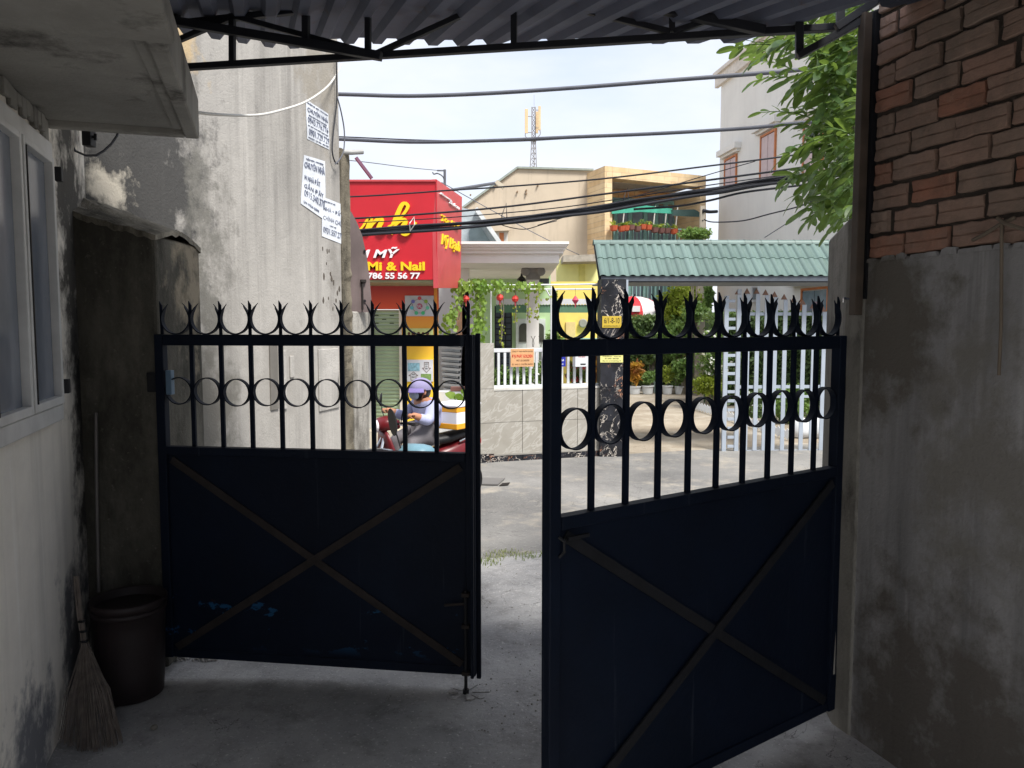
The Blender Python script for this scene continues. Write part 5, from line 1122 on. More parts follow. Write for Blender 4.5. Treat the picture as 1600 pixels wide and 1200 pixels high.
n = N('orange_gradient_print'); z_ = n.axis(2); za, zb_2 = SH.uz(600, 450)[1], SH.uz(600, 483)[1]; mt['orange'] = n.out(n.mix(n.ramp(z_, zb_2, za), lin((232, 88, 52)), lin((176, 62, 58))), .5)
n = N('yellow_gradient_print'); z_ = n.axis(2); za, zb_2 = SH.uz(600, 490)[1], SH.uz(600, 570)[1]; mt['ygrad'] = n.out(n.mix(n.ramp(z_, zb_2, za), lin((238, 196, 52)), lin((226, 140, 56))), .5)
m = MB(); m.xbox(SH, 470, 438, 684, 483, -.15, -.0); m.build('shop_fascia', mt['orange'], shop)
m = MB(); m.xbox(SH, 627, 483.5, 684, 668, -.15, -.001); m.build('shop_pillar', mt['ygrad'], shop)
m = MB(); m.xbox(SH, 679, 450, 684, 668, .001, .015); m.build('edge_trim', M1('orange_trim', (230, 150, 60), .5), shop)
m = MB(); m.xbox(SH, 470, 483.5, 583, 668, -.15, .05); m.build('shop_wall', mt['offwhite'], shop)
m = MB(); m.xbox(SH, 624.5, 484, 628.5, 668, .0, .03); m.build('shutter_guide', M1('cream', (226, 214, 196), .6), shop)
mt['shutter'] = M1('green_shutter', (172, 188, 152), .45, .12, 3, 0, streak=.2)
sh = MB(); u0, u1 = SH.uz(583, 570)[0], SH.uz(624, 570)[0]; y = 484; vs = []; fs = []; zs2 = []
z1_, z0_ = SH.uz(600, 484)[1], SH.uz(600, 668)[1]; nsl = 32
for k in range(nsl):
    a_ = z0_ + (z1_ - z0_) * k / nsl; h_ = (z1_ - z0_) / nsl
    sh.prism([SH.w(u0, a_, -.05), SH.w(u0, a_ + .003, -.030), SH.w(u0, a_ + h_ * .45, -.012), SH.w(u0, a_ + h_ * .9, -.030), SH.w(u0, a_ + h_ - .001, -.05)], SH.u * (u1 - u0))
shu = stuff(sh.build('roller_shutter', mt['shutter'], shop))
m = MB()
for (x, y) in ((588, 493), (612, 493), (600, 499), (588, 505), (612, 505)): m.xbox(SH, x - 3.3, y - .7, x + 3.3, y + .7, -.02, -.008)
stuff(m.build('vent_slot', mt['bl'], shop))
# boards on the shop pillar
def sboard(nm, lb, x0, y0, x1, y1, mat): t = T(nm, lb, 'sign', SH.px((x0 + x1) / 2, y1, .02)); m = MB(); m.xbox(SH, x0, y0, x1, y1, .004, .02); m.build('board', mat, t); return t
t = sboard('service_board', 'white board with a ring of coloured circles under the red sign box', 633, 462, 678, 494, M1('grey_white_board', (196, 196, 200), .5))
import itertools
cc_ = [(655.5, 466, (190, 80, 90)), (645.5, 471, (110, 110, 180)), (665.5, 471, (140, 170, 70)), (643.5, 481, (100, 180, 190)), (668, 481, (110, 190, 160)), (650.5, 489, (80, 180, 130)), (661, 489, (70, 180, 120)), (655.5, 478.5, (180, 70, 100))]
lnk = [0, 2, 4, 6, 5, 3, 1, 0]
m = MB()
for a_, b_ in zip(lnk, lnk[1:]): m.bar(SH.px(cc_[a_][0], cc_[a_][1], .022), SH.px(cc_[b_][0], cc_[b_][1], .022), .004, .004)
m.build('link_line', mt['dbr'], t)
for i, (x, y, c_) in enumerate(cc_):
    p = SH.px(x, y, .0205); r3 = .026 if i < 7 else .040; MB().lathe([(r3, 0), (r3 * .98, .006)], p, 14, Matrix.Rotation(R(90), 3, 'X')).build('circle', M1('dot%d' % i, c_, .5, .05), t)
text('NAIL', SH, SH.rect(652, 476, 659, 481, .03), mt['wh'], t, depth=.002, off=.032)
t = sboard('photo_strip', 'pale green photo strip on the orange yellow shop pillar', 634, 513, 677, 536, M1('pale_green_print', (206, 214, 140), .5))
m = MB()
for x, r3 in ((639, .02), (646, .03), (654, .022), (661, .02), (668, .024)): p = SH.px(x, 521, .0205); m.lathe([(r3, 0), (r3 * .9, .004)], p, 10, Matrix.Rotation(R(90), 3, 'X'))
m.build('printed_figures', mt['dbr'], t)
t = sboard('poster', 'white poster with arrows and small pictures behind the rider', 633, 562, 677, 596, M1('poster_white', (212, 212, 214), .6))
for (x0, y0, x1, y1, c_) in ((637.5, 567, 656, 579.5, (150, 196, 210)), (658, 584, 674, 594, (130, 160, 90))): m = MB(); m.xbox(SH, x0, y0, x1, y1, .0205, .024); m.build('picture', M1('print', c_, .6, .5, 30), t)
for (pts_) in ([(663, 566), (670, 566), (670, 575), (673, 575), (666.5, 582), (660, 575), (663, 575)], [(642, 594), (650, 594), (650, 587), (653, 587), (646, 581), (639, 587), (642, 587)]):
    qq = [SH.px(x, y, .022) for x, y in pts_]; m = MB(); 
    for a_, b_ in zip(qq, qq[1:] + qq[:1]): m.bar(a_, b_, .004, .005)
    m.build('arrow', mt['dbr'], t)
for (s, x0, y0, x1, y1) in (('GIẢM', 664.2, 567.5, 668.8, 569.5), ('GIÁ', 664.8, 571, 668.2, 573), ('50%', 664.5, 574.5, 668.5, 577), ('MUA', 644, 584, 648.5, 586), ('NGAY', 643.5, 588, 648.8, 590)): text(s, SH, SH.rect(x0, y0, x1, y1, .02), mt['bl'], t, depth=.002, off=.022)
m = MB(); m.xbox(SH, 470, 668.5, 684, 722, -.2, .35); m.build('step', M1('cream_step', (206, 196, 176), .8), shop)
sr = T('sign_strut', 'purple brown steel strut leaning up from the top of the red sign', 'strut', SG.px(580, 281, -.2))
m = MB(); m.bar(SG.px(581, 279, -.2), SG.px(556, 246, -.1), .035); m.build('bar', M1('purple_primer', (112, 76, 96), .6), sr); m = MB(); m.xbox(SG, 574, 279, 586, 281, -.25, -.1); m.build('foot', mt['steel'], sr)
# neighbours at far left to close the street
# ================================================================== street lamp, tower
sl_ = T('street_lamp', 'small grey pole with a curled bracket rising behind the red sign', 'street lamp', at(695, 300, 13))
MB().tube([at(695, 420, 13), at(695, 265, 13)], .022, 8).build('pole', mt['graycable'], sl_)
MB().tube(curve3([(695, 285), (692, 276), (684, 271), (678, 272), (676, 269)], [13] * 5), .012, 6).build('bracket', mt['graycable'], sl_); MB().tube([at(683, 266.5, 13), at(696, 266.5, 13)], .014, 6).build('crossbar', mt['graycable'], sl_)
sl2 = T('street_lamp', 'long grey lamp arm with lamp head in front of the peach gable', 'street lamp', at(740, 290, 14.5))
MB().tube([at(700, 298, 14.5), at(778, 285.5, 14.5)], .03, 8).build('arm', mt['graycable'], sl2); m = MB(); m.bar(at(775, 284, 14.5), at(787, 293, 14.5), .12, .07); m.build('lamp_head', M1('lamp_beige', (190, 180, 160), .5), sl2)
TY = 75.0; tk = TY / FPX; tb = at(834, 300, TY)
tw_ = T('cell_tower', 'distant lattice phone mast with three beige panel antennas', 'phone mast', (tb.x, TY, 0))
def TP(x, y, dy=0): return at(x, y, TY) + V((0, dy, 0))
m = MB()
for (a_, b_) in (((831, 167), (831, 215)), ((836.5, 167), (836.5, 215)), ((831, 215), (828, 270)), ((836.5, 215), (838.5, 270)), ((833.5, 215), (835, 270))): m.bar(TP(*a_), TP(*b_), .09)
m.build('leg', M1('tower_grey', (140, 138, 140), .6), tw_)
m = MB(); y = 168; s_ = 1
while y < 268:
    m.bar(TP(831 - max(0, (y - 215) * .05), y), TP(836.5, y + 8), .05); m.bar(TP(836.5, y), TP(831, y + 8), .05); m.bar(TP(831, y), TP(836.8, y), .05); y += 8
stuff(m.build('lattice', bpy.data.materials['tower_grey'], tw_))
for (x0, y0, x1, y1, dy) in ((820, 170, 825, 208, -.5), (841, 165.5, 845, 203, -.6), (837, 174, 841, 208, .4)):
    P_ = facing((x0 + x1) / 2, TY + dy, 0); m = MB(); m.xbox(P_, x0, y0, x1, y1, -.15, 0); m.build('panel_antenna', M1('antenna_beige', (216, 190, 150), .6) if 'antenna_beige' not in bpy.data.materials else bpy.data.materials['antenna_beige'], tw_, bevel=.02)
m = MB(); m.bar(TP(825, 182), TP(831, 182), .06); m.bar(TP(825, 207), TP(831, 207), .06); m.bar(TP(836, 172), TP(842, 172), .06); m.bar(TP(836, 200), TP(842, 200), .06)
m.tube(curve3([(821, 208), (821, 213), (826, 217)], [TY] * 3), .04, 5); m.tube(curve3([(843.5, 203), (844, 210), (838, 216)], [TY] * 3), .04, 5); m.build('mount', bpy.data.materials['tower_grey'], tw_)
m = MB(); m.bar(TP(834.5, 148), TP(834.5, 168), .03); m.build('lightning_rod', bpy.data.materials['tower_grey'], tw_)
m = MB(); m.bar(TP(826, 218), TP(838, 219), .35, .25); m.build('platform', bpy.data.materials['tower_grey'], tw_)
# ================================================================== CABLES over the street
def cable(label, pts, Y0, Y1, r, mat='cable', name='overhead_cable'):
    x0_, x1_ = pts[0][0], pts[-1][0]; Ys = [Y0 + (Y1 - Y0) * (x - x0_) / (x1_ - x0_) for x, y in pts]
    return tag(MB().tube(curve3(pts, Ys, k=5), r, 6).build(name, mt[mat], smooth=True), label, 'cable', 'cables over the street')
cable('thick topmost cable crossing the sky above the mast', [(430, 145), (540, 147.5), (640, 150), (760, 146), (900, 137), (1040, 126), (1170, 116), (1250, 109), (1420, 92)], 8.6, 7.4, .021, 'graycable')
cable('thick second cable crossing the sky just below the mast antennas', [(430, 214), (540, 218), (640, 222), (760, 220), (900, 214), (1040, 208), (1170, 200), (1250, 192), (1420, 178)], 8.8, 7.6, .019, 'graycable')
cable('thin cable just above the second thick cable beside the wall end', [(430, 210), (540, 214), (660, 219), (790, 221), (900, 215.5)], 8.9, 8.5, .007)
cable('thin wire running from the wall end down to the small lamp pole', [(430, 240), (560, 252), (640, 262), (693, 267)], 9.0, 12.9, .006, 'graycable')
cable('thin pale wire crossing the upper part of the red sign', [(430, 309), (545, 307.5), (640, 302), (700, 297.5), (785, 292), (940, 279.5), (1110, 259), (1250, 241), (1420, 214)], 8.7, 7.6, .009)
cable('wire crossing the middle of the red sign and the peach gable', [(430, 345), (560, 341), (680, 333), (800, 322), (945, 303), (1110, 281), (1250, 262), (1420, 236)], 8.7, 7.7, .011)
cable('faint wire just under the middle wire over the peach gable', [(560, 348), (700, 340), (860, 326), (960, 312), (1110, 289), (1250, 270)], 8.8, 7.8, .006)
cable('thin wire climbing steeply from the cable bundle to the right', [(840, 352), (940, 322), (1030, 296), (1110, 272), (1180, 252)], 8.5, 8.1, .005)
cable('thin wire hanging diagonally from the lamp pole across the peach wall', [(690, 285), (780, 335), (860, 377), (905, 398)], 12.8, 14.5, .007, 'graycable')
cable('thin slack wire in front of the white house below the bundle', [(1100, 343), (1115, 347), (1160, 345), (1200, 335), (1250, 322), (1290, 306), (1350, 280)], 9.5, 8.0, .008)
cable('thin straight wire slanting down to the green tiled roof', [(1195, 371), (1290, 310), (1350, 270)], 10.5, 8.0, .006, 'graycable')
cable('short dark cable between the concrete pole and the white house', [(1099, 329), (1108, 331), (1120, 330.5)], 22.2, 22.6, .05)
cable('lower loose cable hanging under the bundle near the white house', [(990, 327), (1060, 322), (1110, 313), (1160, 301), (1230, 292), (1300, 284)], 8.3, 7.8, .012)
cbn = T('cable_bundle', 'thick sagging bundle of black cables crossing in front of the houses', 'cable bundle', at(857, 338, 8.4))
base_ = [(430, 372), (565, 364.5), (640, 358), (700, 353), (779, 346.5), (857, 338), (936, 327.5), (989, 317), (1067, 304.5), (1120, 298), (1170, 289), (1230, 281), (1300, 271), (1420, 250)]
for k in range(9):
    o1, o2 = fr.uniform(-4.2, 4.2), fr.uniform(-3, 3); ps_ = [(x, y + o1 + 1.6 * math.sin(x * .02 + k * 1.3)) for x, y in base_]; Ys = [8.7 - .9 * (x - 430) / 990 + .04 * math.sin(k) for x, y in ps_]
    MB().tube(curve3(ps_, Ys, k=4), .009 + .004 * (k % 3), 6).build('cable', mt['cable'], cbn, smooth=True)
for (x, y, h_, mm) in ((644, 357, 18, 'whitecable'), (788, 345, 28, 'cable'), (978, 319, 26, 'cable')):
    c0, c1 = at(x - 3, y + 4, 8.4), at(x + 3, y - h_, 8.4); mid = at(x + 4, y - 6, 8.35); mid2 = at(x - 4, y - 8, 8.35)
    MB().tube([c0, mid2, c1, mid, c0], .006, 5).build('tie_loop', mt[mm], cbn)
m = MB(); m.tube(curve3([(779, 350), (800, 356), (822, 358), (850, 350), (870, 345)], [8.4] * 5), .005, 5); m.build('loose_wire', mt['cable'], cbn)
# ================================================================== SCOOTERS
def scooter(label, loc, rz, body, dark, hb_white=False, one=False, sc_=1.0):
    t = T('scooter', label, 'scooter', loc, local=True, rz=rz); t.scale = (sc_, sc_, sc_); X = Matrix.Rotation(R(90), 3, 'X')
    def wheel(x, r):
        tl = MB(); tl.lathe([(r * .80, -.035), (r * .93, -.045), (r, -.02), (r, .02), (r * .93, .045), (r * .80, .035)], (x, 0, r), 28, X); w_ = tl.build('wheel', mt['black'], t, smooth=False)
        rm_ = MB(); rm_.lathe([(.03, -.05), (.05, -.03), (.05, .03), (.03, .05)], (x, 0, r), 12, X)
        for k in range(5): a_ = k * 2 * math.pi / 5; rm_.bar((x, 0, r), (x + r * .8 * math.cos(a_), 0, r + r * .8 * math.sin(a_)), .02, .035, up=(0, 1, 0))
        rm_.build('rim', mt['chrome'], w_)
    wheel(.62, .27); wheel(-.52, .25)
    bm_ = mt[body]
    def loft(name, secs, mat, sm=True):
        m = MB(); vs = []; fs = []; q = 12
        for (x, y, z, ry, rz_) in secs:
            for k in range(q): a_ = 2 * math.pi * k / q; ca, sa = math.cos(a_), math.sin(a_); vs.append((x, y + ry * math.copysign(abs(ca) ** .7, ca), z + rz_ * math.copysign(abs(sa) ** .7, sa)))
        for i in range(len(secs) - 1):
            for k in range(q): fs.append((i * q + k, i * q + (k + 1) % q, (i + 1) * q + (k + 1) % q, (i + 1) * q + k))
        fs += [tuple(range(q - 1, -1, -1)), tuple((len(secs) - 1) * q + k for k in range(q))]; m.add(vs, fs); return m.build(name, mat, t, smooth=sm)
    loft('tail_body', [(.02, 0, .42, .10, .08), (-.15, 0, .50, .15, .16), (-.36, 0, .56, .16, .15), (-.54, 0, .66, .11, .09), (-.70, 0, .74, .05, .04)], bm_)
    loft('leg_shield', [(.30, 0, .30, .14, .05), (.36, 0, .50, .20, .16), (.44, 0, .74, .17, .15), (.47, 0, .86, .09, .07)], bm_)
    loft('front_fender', [(.42, 0, .54, .05, .03), (.60, 0, .575, .07, .03), (.78, 0, .50, .06, .03), (.88, 0, .38, .04, .02)], bm_)
    loft('floorboard', [(.32, 0, .30, .14, .04), (.10, 0, .28, .15, .04), (-.10, 0, .34, .13, .06)], mt[dark])
    loft('seat', [(.10, 0, .72, .08, .04), (-.05, 0, .74, .13, .055), (-.30, 0, .755, .14, .055), (-.54, 0, .80, .11, .04), (-.62, 0, .80, .05, .02)], mt['black'])
    m = MB(); m.tube([(.62, .07, .27), (.50, .06, .70), (.42, 0, .90)], .018, 8); m.tube([(.62, -.07, .27), (.50, -.06, .70), (.42, 0, .90)], .018, 8); m.build('fork', mt['chrome'], t)
    hc = loft('handlebar_cowl', [(.30, 0, .95, .10, .05), (.38, 0, .97, .14, .075), (.48, 0, .96, .12, .07), (.54, 0, .94, .05, .04)], bm_)
    m = MB(); m.lathe([(.07, 0), (.06, .02), (.03, .03)], (.53, 0, .945), 14, Matrix.Rotation(R(90), 3, 'Y')); m.build('headlight', mt['swhite'], t)
    for s_ in (-1, 1):
        m = MB(); m.tube([(.36, s_ * .10, .965), (.30, s_ * .24, .985), (.26, s_ * .34, .975)], [.012, .014, .017], 8); m.build('grip', mt['black'] if not hb_white else mt['chrome'], t)
        m = MB(); m.tube([(.36, s_ * .20, .98), (.39, s_ * .27, .975), (.36, s_ * .35, .965)], .006, 6); m.build('brake_lever', mt['chrome'], t)
        if one and s_ < 0: continue
        yk, hk, wk = (.08, 1.5, .9) if one else (.19, 1.15, .8)
        mi = MB(); mi.tube([(.34, s_ * yk, .98), (.35, s_ * (yk + .05), 1.08), (.34, s_ * (yk + .075), 1.15)], .006, 6); st = mi.build('mirror', mt['black'], t)
        m = MB(); m.lathe([(.01, -.022), (.055, -.014), (.066, 0), (.066, .006)], (0, 0, 0), 18, Matrix.Rotation(R(-90), 3, 'Y')); m.v = [(a + .34 + b * .3, b * wk + s_ * (yk + .09) + c * .28, c * hk + 1.19) for a, b, c in m.v]; m.build('mirror_head', mt['black'], t)
    m = MB(); m.lathe([(.045, -.30), (.05, -.1), (.04, .25)], (-.50, -.16, .30), 10, Matrix.Rotation(R(80), 3, 'Y')); m.build('exhaust', mt['chrome'], t, smooth=True)
    m = MB(); m.tube([(-.40, .13, .72), (-.62, .14, .80), (-.74, 0, .83), (-.62, -.14, .80), (-.40, -.13, .72)], .012, 8); m.build('grab_rail', mt['chrome'], t)
    m = MB(); m.box((-.74, -.05, .66), (-.68, .05, .72)); m.build('tail_light', mt['red'], t, bevel=.01)
    m = MB(); m.box((-.70, -.06, .28), (-.05, .06, .36)); m.build('engine', mt['steel'], t, bevel=.02)
    return t
mt['mred'] = M1('scooter_red', (104, 24, 30), .35, .2); mt['sblue'] = M1('scooter_light_blue', (112, 150, 166), .4, .2); mt['redbag'] = mt['mred']
rzr = math.atan2(-S.y, -S.x) + R(17)
Yr = 7.7; rc_ = at(664, 680, Yr); RO = V((rc_.x, rc_.y, STREET)); RM_ = Matrix.Translation(RO) @ Matrix.Rotation(rzr, 4, 'Z')
scooter('red scooter ridden along the street with a striped delivery box on its tail', RO + RM_.to_3x3() @ V((.04, 0, 0)), rzr, 'mred', 'black', sc_=.93)
bx = V((-.80, 5.0, 0)); ang = math.atan2(.80, .60); bx = at(643, 690, 5.15); bx = V((bx.x, bx.y, 0)) - V((math.cos(ang), math.sin(ang), 0)) * .34
bs = scooter('parked light blue scooter behind the left gate leaf, only handlebar and mirror showing', (bx.x, bx.y, -.19), ang, 'sblue', 'black', True, one=True, sc_=.95)
# delivery box
db = T('delivery_box', 'white foam box with orange bands strapped on the tail of the red scooter', 'box', RM_ @ V((-.33, -.02, .80)), local=True, rz=rzr + R(22)); db.location = RM_ @ V((-.36, .0, .805))
mt['foam'] = M1('foam_white', (226, 226, 232), .8, .06); mt['oband'] = M1('orange_band', (232, 164, 40), .6, .08)
m = MB(); m.box((-.20, -.17, .0), (.20, .17, .22)); m.build('body', mt['foam'], db, bevel=.01)
for z0, z1 in ((.0, .062), (.17, .225)): m = MB(); m.box((-.202, -.172, z0 + .001), (.202, .172, z1)); m.build('orange_band', mt['oband'], db, bevel=.008)
m = MB(); m.box((-.21, -.18, .226), (.21, .18, .252)); m.build('lid', mt['foam'], db, bevel=.008)
m = MB(); m.bar((-.10, .185, .255), (-.205, .10, .0), .012, .03) if False else m.bar((.02, -.176, .23), (-.12, -.178, .02), .004, .03, up=(0, 1, 0)); m.build('strap', M1('green_strap', (96, 128, 108), .7), db)
# ================================================================== RIDER
def skin(name, verts, edges, rad, mat, parent, sub=2, M=None, root=0):
    me = bpy.data.meshes.new(name); me.from_pydata([tuple(M @ V(v)) if M else tuple(v) for v in verts], edges, []); me.materials.append(mat)
    o = inst(me, name, None, parent); md = o.modifiers.new('skin', 'SKIN'); md.use_smooth_shade = True
    for i, r_ in enumerate(rad):
        sv_ = me.skin_vertices[0].data[i]; sv_.radius = r_ if isinstance(r_, tuple) else (r_, r_)
    me.skin_vertices[0].data[root].use_root = True
    s_ = o.modifiers.new('sub', 'SUBSURF'); s_.levels = sub; s_.render_levels = sub; return o
pr = T('person', 'rider in a pale lavender jacket, mauve peaked helmet and face mask, leaning to the handlebar', 'person', RO + V((0, 0, .6)))
mt['skin'] = M1('skin', (176, 124, 96), .6, .1, 9, 0); mt['jacket'] = M1('lavender_jacket', (168, 172, 206), .85, .14, 9, .35); mt['trouser'] = M1('grey_trousers', (112, 108, 112), .85, .2, 9, .3); mt['helm'] = M1('mauve_cloth_cap', (138, 132, 166), .85, .15)
# local frame of the ride: x forward, y rider's left, z up (street = 0)
vb = [(-.03, 0, .80), (-.02, 0, .95), (-.01, 0, 1.06), (.03, 0, 1.13), (.05, 0, 1.20), (.055, 0, 1.27)]
rb_ = [(.13, .12), (.12, .10), (.14, .10), .05, .085, .075]; eb = [(0, 1), (1, 2), (2, 3), (3, 4), (4, 5)]
for s_ in (-1, 1):
    k = len(vb); vb += [(-.0, s_ * .16, 1.06), (.10, s_ * .24, .93), (.25, s_ * .28, .985), (.30, s_ * .285, 1.0)]; rb_ += [.06, .045, .034, .030]; eb += [(2, k), (k, k + 1), (k + 1, k + 2), (k + 2, k + 3)]
    k = len(vb); vb += [(.02, s_ * .10, .78), (.26, s_ * .15, .70), (.16, s_ * .12, .42), (.24, s_ * .11, .36)]; rb_ += [.085, .062, .042, .035]; eb += [(0, k), (k, k + 1), (k + 1, k + 2), (k + 2, k + 3)]
skin('body', vb, eb, rb_, mt['skin'], pr, 2, RM_)
for s_ in (-1, 1):  # gripping fingers
    for j in range(4):
        y0 = s_ * (.265 + .017 * j); skin('finger', [(.27, y0, 1.0), (.315, y0, 1.005), (.325, y0, .985), (.30, y0, .965)], [(0, 1), (1, 2), (2, 3)], [.009, .009, .008, .007], mt['skin'], pr, 1, RM_)
    skin('thumb', [(.26, s_ * .262, .995), (.27, s_ * .245, .975), (.295, s_ * .245, .962)], [(0, 1), (1, 2)], [.010, .009, .008], mt['skin'], pr, 1, RM_)
vj = [(-.04, 0, .78), (-.035, 0, .93), (-.02, 0, 1.05), (.01, 0, 1.105)]; rj = [(.15, .16), (.15, .135), (.16, .125), .07]; ej = [(0, 1), (1, 2), (2, 3)]
for s_ in (-1, 1): k = len(vj); vj += [(-.01, s_ * .17, 1.055), (.10, s_ * .245, .92), (.22, s_ * .275, .97)]; rj += [.078, .062, .048]; ej += [(2, k), (k, k + 1), (k + 1, k + 2)]
skin('jacket', vj, ej, rj, mt['jacket'], pr, 2, RM_)
vt = [(-.02, 0, .79)]; rt = [(.14, .12)]; et = []
for s_ in (-1, 1): k = len(vt); vt += [(.05, s_ * .10, .775), (.27, s_ * .155, .70), (.22, s_ * .14, .55), (.165, s_ * .12, .40)]; rt += [.10, .078, .065, .058]; et += [(0, k), (k, k + 1), (k + 1, k + 2), (k + 2, k + 3)]
skin('trousers', vt, et, rt, mt['trouser'], pr, 2, RM_)
for s_ in (-1, 1): skin('shoe', [(.13, s_ * .115, .36), (.22, s_ * .115, .355), (.31, s_ * .115, .34)], [(0, 1), (1, 2)], [.05, .045, .035], mt['black'], pr, 2, RM_)
def ell(name, c, r, mat, z0=-1, z1=1, x_cut=None):
    m = MB(); vs = []; fs = []; a_, b_ = 14, 20
    for i in range(a_ + 1):
        ph_ = math.asin(z0) + (math.asin(z1) - math.asin(z0)) * i / a_
        for j in range(b_): th = 2 * math.pi * j / b_; vs.append(RM_ @ V((c[0] + r[0] * math.cos(ph_) * math.cos(th), c[1] + r[1] * math.cos(ph_) * math.sin(th), c[2] + r[2] * math.sin(ph_))))
    for i in range(a_):
        for j in range(b_): fs.append((i * b_ + j, i * b_ + (j + 1) % b_, (i + 1) * b_ + (j + 1) % b_, (i + 1) * b_ + j))
    m.add(vs, fs); return m.build(name, mat, pr, smooth=True)
ell('hair', (.035, 0, 1.20), (.098, .088, .10), mt['black'], -.9, .9); ell('helmet', (.04, 0, 1.225), (.122, .104, .108), mt['helm'], -.12, .999)
ell('face_mask', (.115, 0, 1.165), (.055, .062, .052), M1('mask_blue', (176, 190, 206), .8), -.99, .99)
for s_ in (-1, 1): ell('ear', (.045, s_ * .085, 1.19), (.018, .01, .026), mt['skin'], -.99, .99); ell('eye', (.128, s_ * .03, 1.212), (.010, .012, .007), mt['bl'], -.99, .99)
ell('nose', (.145, 0, 1.195), (.02, .014, .022), mt['skin'], -.99, .99)
vs = []; fs = []
for i in range(5):
    for j in range(11): th = R(-75 + 15 * j); e = i / 4; r_ = .118 + .085 * e * max(0, math.cos(th)) ** .6; vs.append(RM_ @ V((.04 + r_ * math.cos(th) * 1.05, r_ * math.sin(th) * .95, 1.232 - .035 * e + .0)))
for i in range(4):
    for j in range(10): q = i * 11 + j; fs.append((q, q + 1, q + 12, q + 11))
K = len(vs); vs += [v - UP * .005 for v in vs]; fs += [tuple(i + K for i in f[::-1]) for f in fs]
MB().add(vs, fs).build('helmet_peak', M1('peak_mauve', (120, 108, 160), .4), pr, fix=False)
MB().tube([RM_ @ V((.05, -.108, 1.22)), RM_ @ V((.075, -.08, 1.13)), RM_ @ V((.09, 0, 1.10)), RM_ @ V((.075, .08, 1.13)), RM_ @ V((.05, .108, 1.22))], .006, 5).build('chin_strap', mt['dbr'], pr)
# ================================================================== BROAD LEAVED TREE by the right wall
tree = T('leafy_tree', 'tree with drooping sprays of oblong green leaflets hanging over the right gate pillar', 'tree', V((2.6, 5.2, -.1)))
lm = leaf_mat('oblong_leaf', (46, 74, 38), (82, 110, 58), .42, .4)
lv = []
for k in range(3):
    r_ = random.Random(k + 40); m = MB(); vs = []; n_ = 7
    for i in range(n_):
        f = i / (n_ - 1); w_ = .19 * math.sin(math.pi * (.06 + f * .86)) ** .5 * (1 if 0 < i < n_ - 1 else .45); z = -.12 * f * f * (1 + .4 * k); vs += [(f, -w_, z + w_ * .22), (f, 0, z), (f, w_, z + w_ * .22)]
    fs = []
    for i in range(n_ - 1): a_ = i * 3; fs += [(a_, a_ + 3, a_ + 4, a_ + 1), (a_ + 1, a_ + 4, a_ + 5, a_ + 2)]
    m.add(vs, fs); me = m.mesh('leaf'); me.polygons.foreach_set('use_smooth', [True] * len(me.polygons)); me.materials.append(lm); lv.append(me)
tr3 = random.Random(21); leaves = []; rach = []
specs = []
for (x, y, n_, sx, sy) in ((1205, 100, 3, 12, 22), (1190, 88, 3, 8, 12), (1240, 215, 3, 10, 18), (1245, 275, 3, 8, 14), (1335, 120, 26, 22, 60), (1335, 240, 22, 20, 50), (1300, 170, 12, 16, 40), (1300, 30, 14, 34, 26), (1255, 62, 7, 16, 14), (1222, 92, 3, 10, 8), (1305, 110, 14, 30, 24), (1330, 165, 16, 18, 24), (1300, 215, 12, 22, 22), (1325, 255, 14, 18, 22), (1290, 285, 6, 16, 14), (1325, 315, 8, 14, 14), (1300, 345, 5, 12, 10), (1345, 60, 10, 14, 40), (1262, 130, 2, 8, 6)):
    for _ in range(n_): specs.append((x + 30 + tr3.gauss(0, sx), min(318, y - 16 + tr3.gauss(0, sy))))
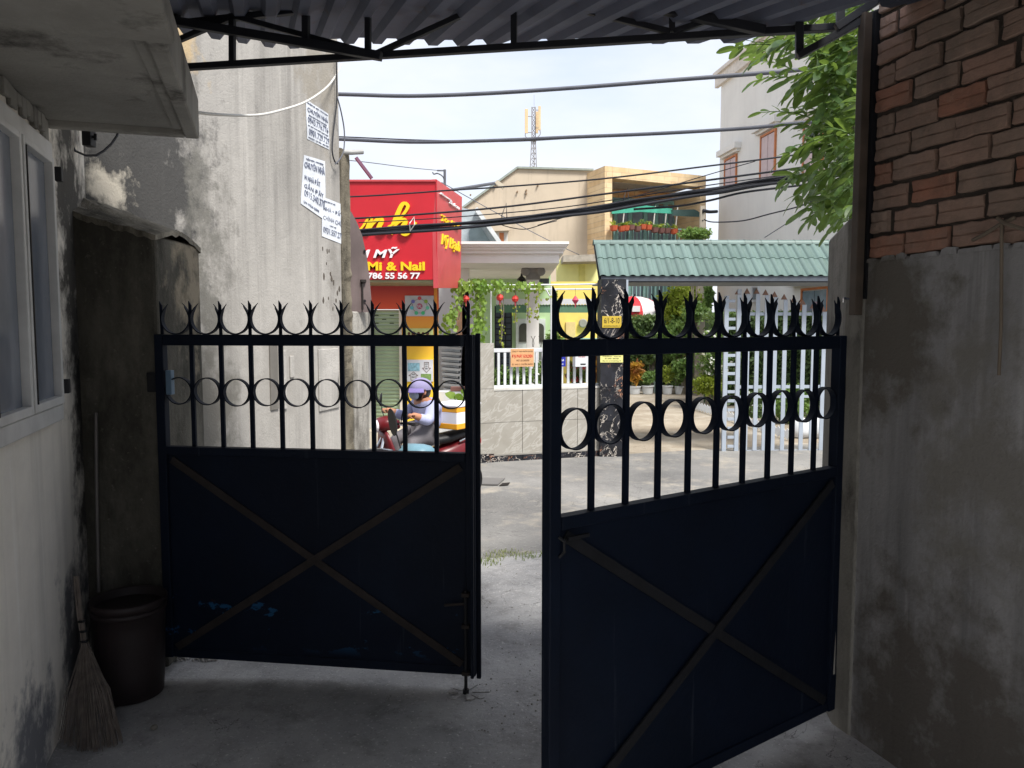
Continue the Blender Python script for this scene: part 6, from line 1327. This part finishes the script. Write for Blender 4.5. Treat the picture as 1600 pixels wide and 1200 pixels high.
for (x, y) in specs:
    Y = tr3.uniform(3.9, 5.6); b = at(x, y, Y); a_ = tr3.gauss(math.pi, .9); d0 = V((math.cos(a_), -abs(math.sin(a_)) * .35 * tr3.choice((-1, 1)), tr3.uniform(-.7, .55))).normalized(); ln = tr3.uniform(.20, .34); pts_ = []
    p = b.copy(); d_ = d0.copy(); nseg = 6
    for i in range(nseg + 1): pts_.append(p.copy()); p = p + d_ * ln / nseg; d_ = (d_ + UP * -.10).normalized()
    rach.append(pts_)
    for i in range(1, nseg + 1):
        t_ = (pts_[i] - pts_[i - 1]).normalized(); sd = t_.cross(V((tr3.gauss(0, .25), tr3.gauss(0, .25), 1))).normalized()
        for s_ in ((-1, 1) if i < nseg else (0,)):
            dr_ = (t_ * (.75 if s_ else 1) + sd * s_ * 1.0 + UP * tr3.uniform(-.4, .35)).normalized(); L_ = tr3.uniform(.075, .125); leaves.append((pts_[i] + V((0, 0, 0)), dr_, L_, tr3.uniform(-.7, .7)))
leaves.sort(key=lambda q: q[0].y)
def lmat(q):
    p, d_, L_, tw2 = q; y_ = d_.cross(UP).normalized(); z_ = y_.cross(d_) * -1
    if z_.z < 0: z_ = -z_; y_ = -y_
    return Matrix.Translation(p) @ Matrix(((d_.x, y_.x, z_.x, 0), (d_.y, y_.y, z_.y, 0), (d_.z, y_.z, z_.z, 0), (0, 0, 0, 1))) @ Matrix.Rotation(tw2, 4, 'X') @ Matrix.Scale(L_, 4)
for q in leaves[:300]: inst(tr3.choice(lv), 'leaf', None, tree, lmat(q))
m = MB()
for q in leaves[300:]:
    me = tr3.choice(lv); Mx = lmat(q); m.add([Mx @ v.co for v in me.vertices], [tuple(p.vertices) for p in me.polygons])
stuff(m.build('foliage', lm, tree, fix=False))
m = MB()
for pts_ in rach: m.tube(pts_, [.004] * 4 + [.0025] * 3, 4)
stuff(m.build('leaf_stalks', g3, tree))
tb_ = V((2.62, 5.3, -.15)); hub = V((2.55, 5.2, 2.3))
MB().tube([tb_, V((2.64, 5.25, 1.0)), hub], [.11, .09, .075], 10).build('trunk', mt['bark'], tree, smooth=True)
for e in ((1330, 100, 4.9), (1330, 190, 4.8), (1340, 300, 4.9), (1300, 40, 4.8), (1345, 20, 5.1)):
    p = at(*e); MB().tube([hub, hub.lerp(p, .5) + UP * .12, p], [.05, .03, .012], 7).build('branch', mt['bark'], tree, smooth=True)
m = MB(); m.tube([at(1310, 88, 4.3), at(1345, 68, 4.3), at(1370, 50, 4.4)], .007, 5); m.build('twig', M1('yellow_twig', (190, 170, 120), .8), tree)
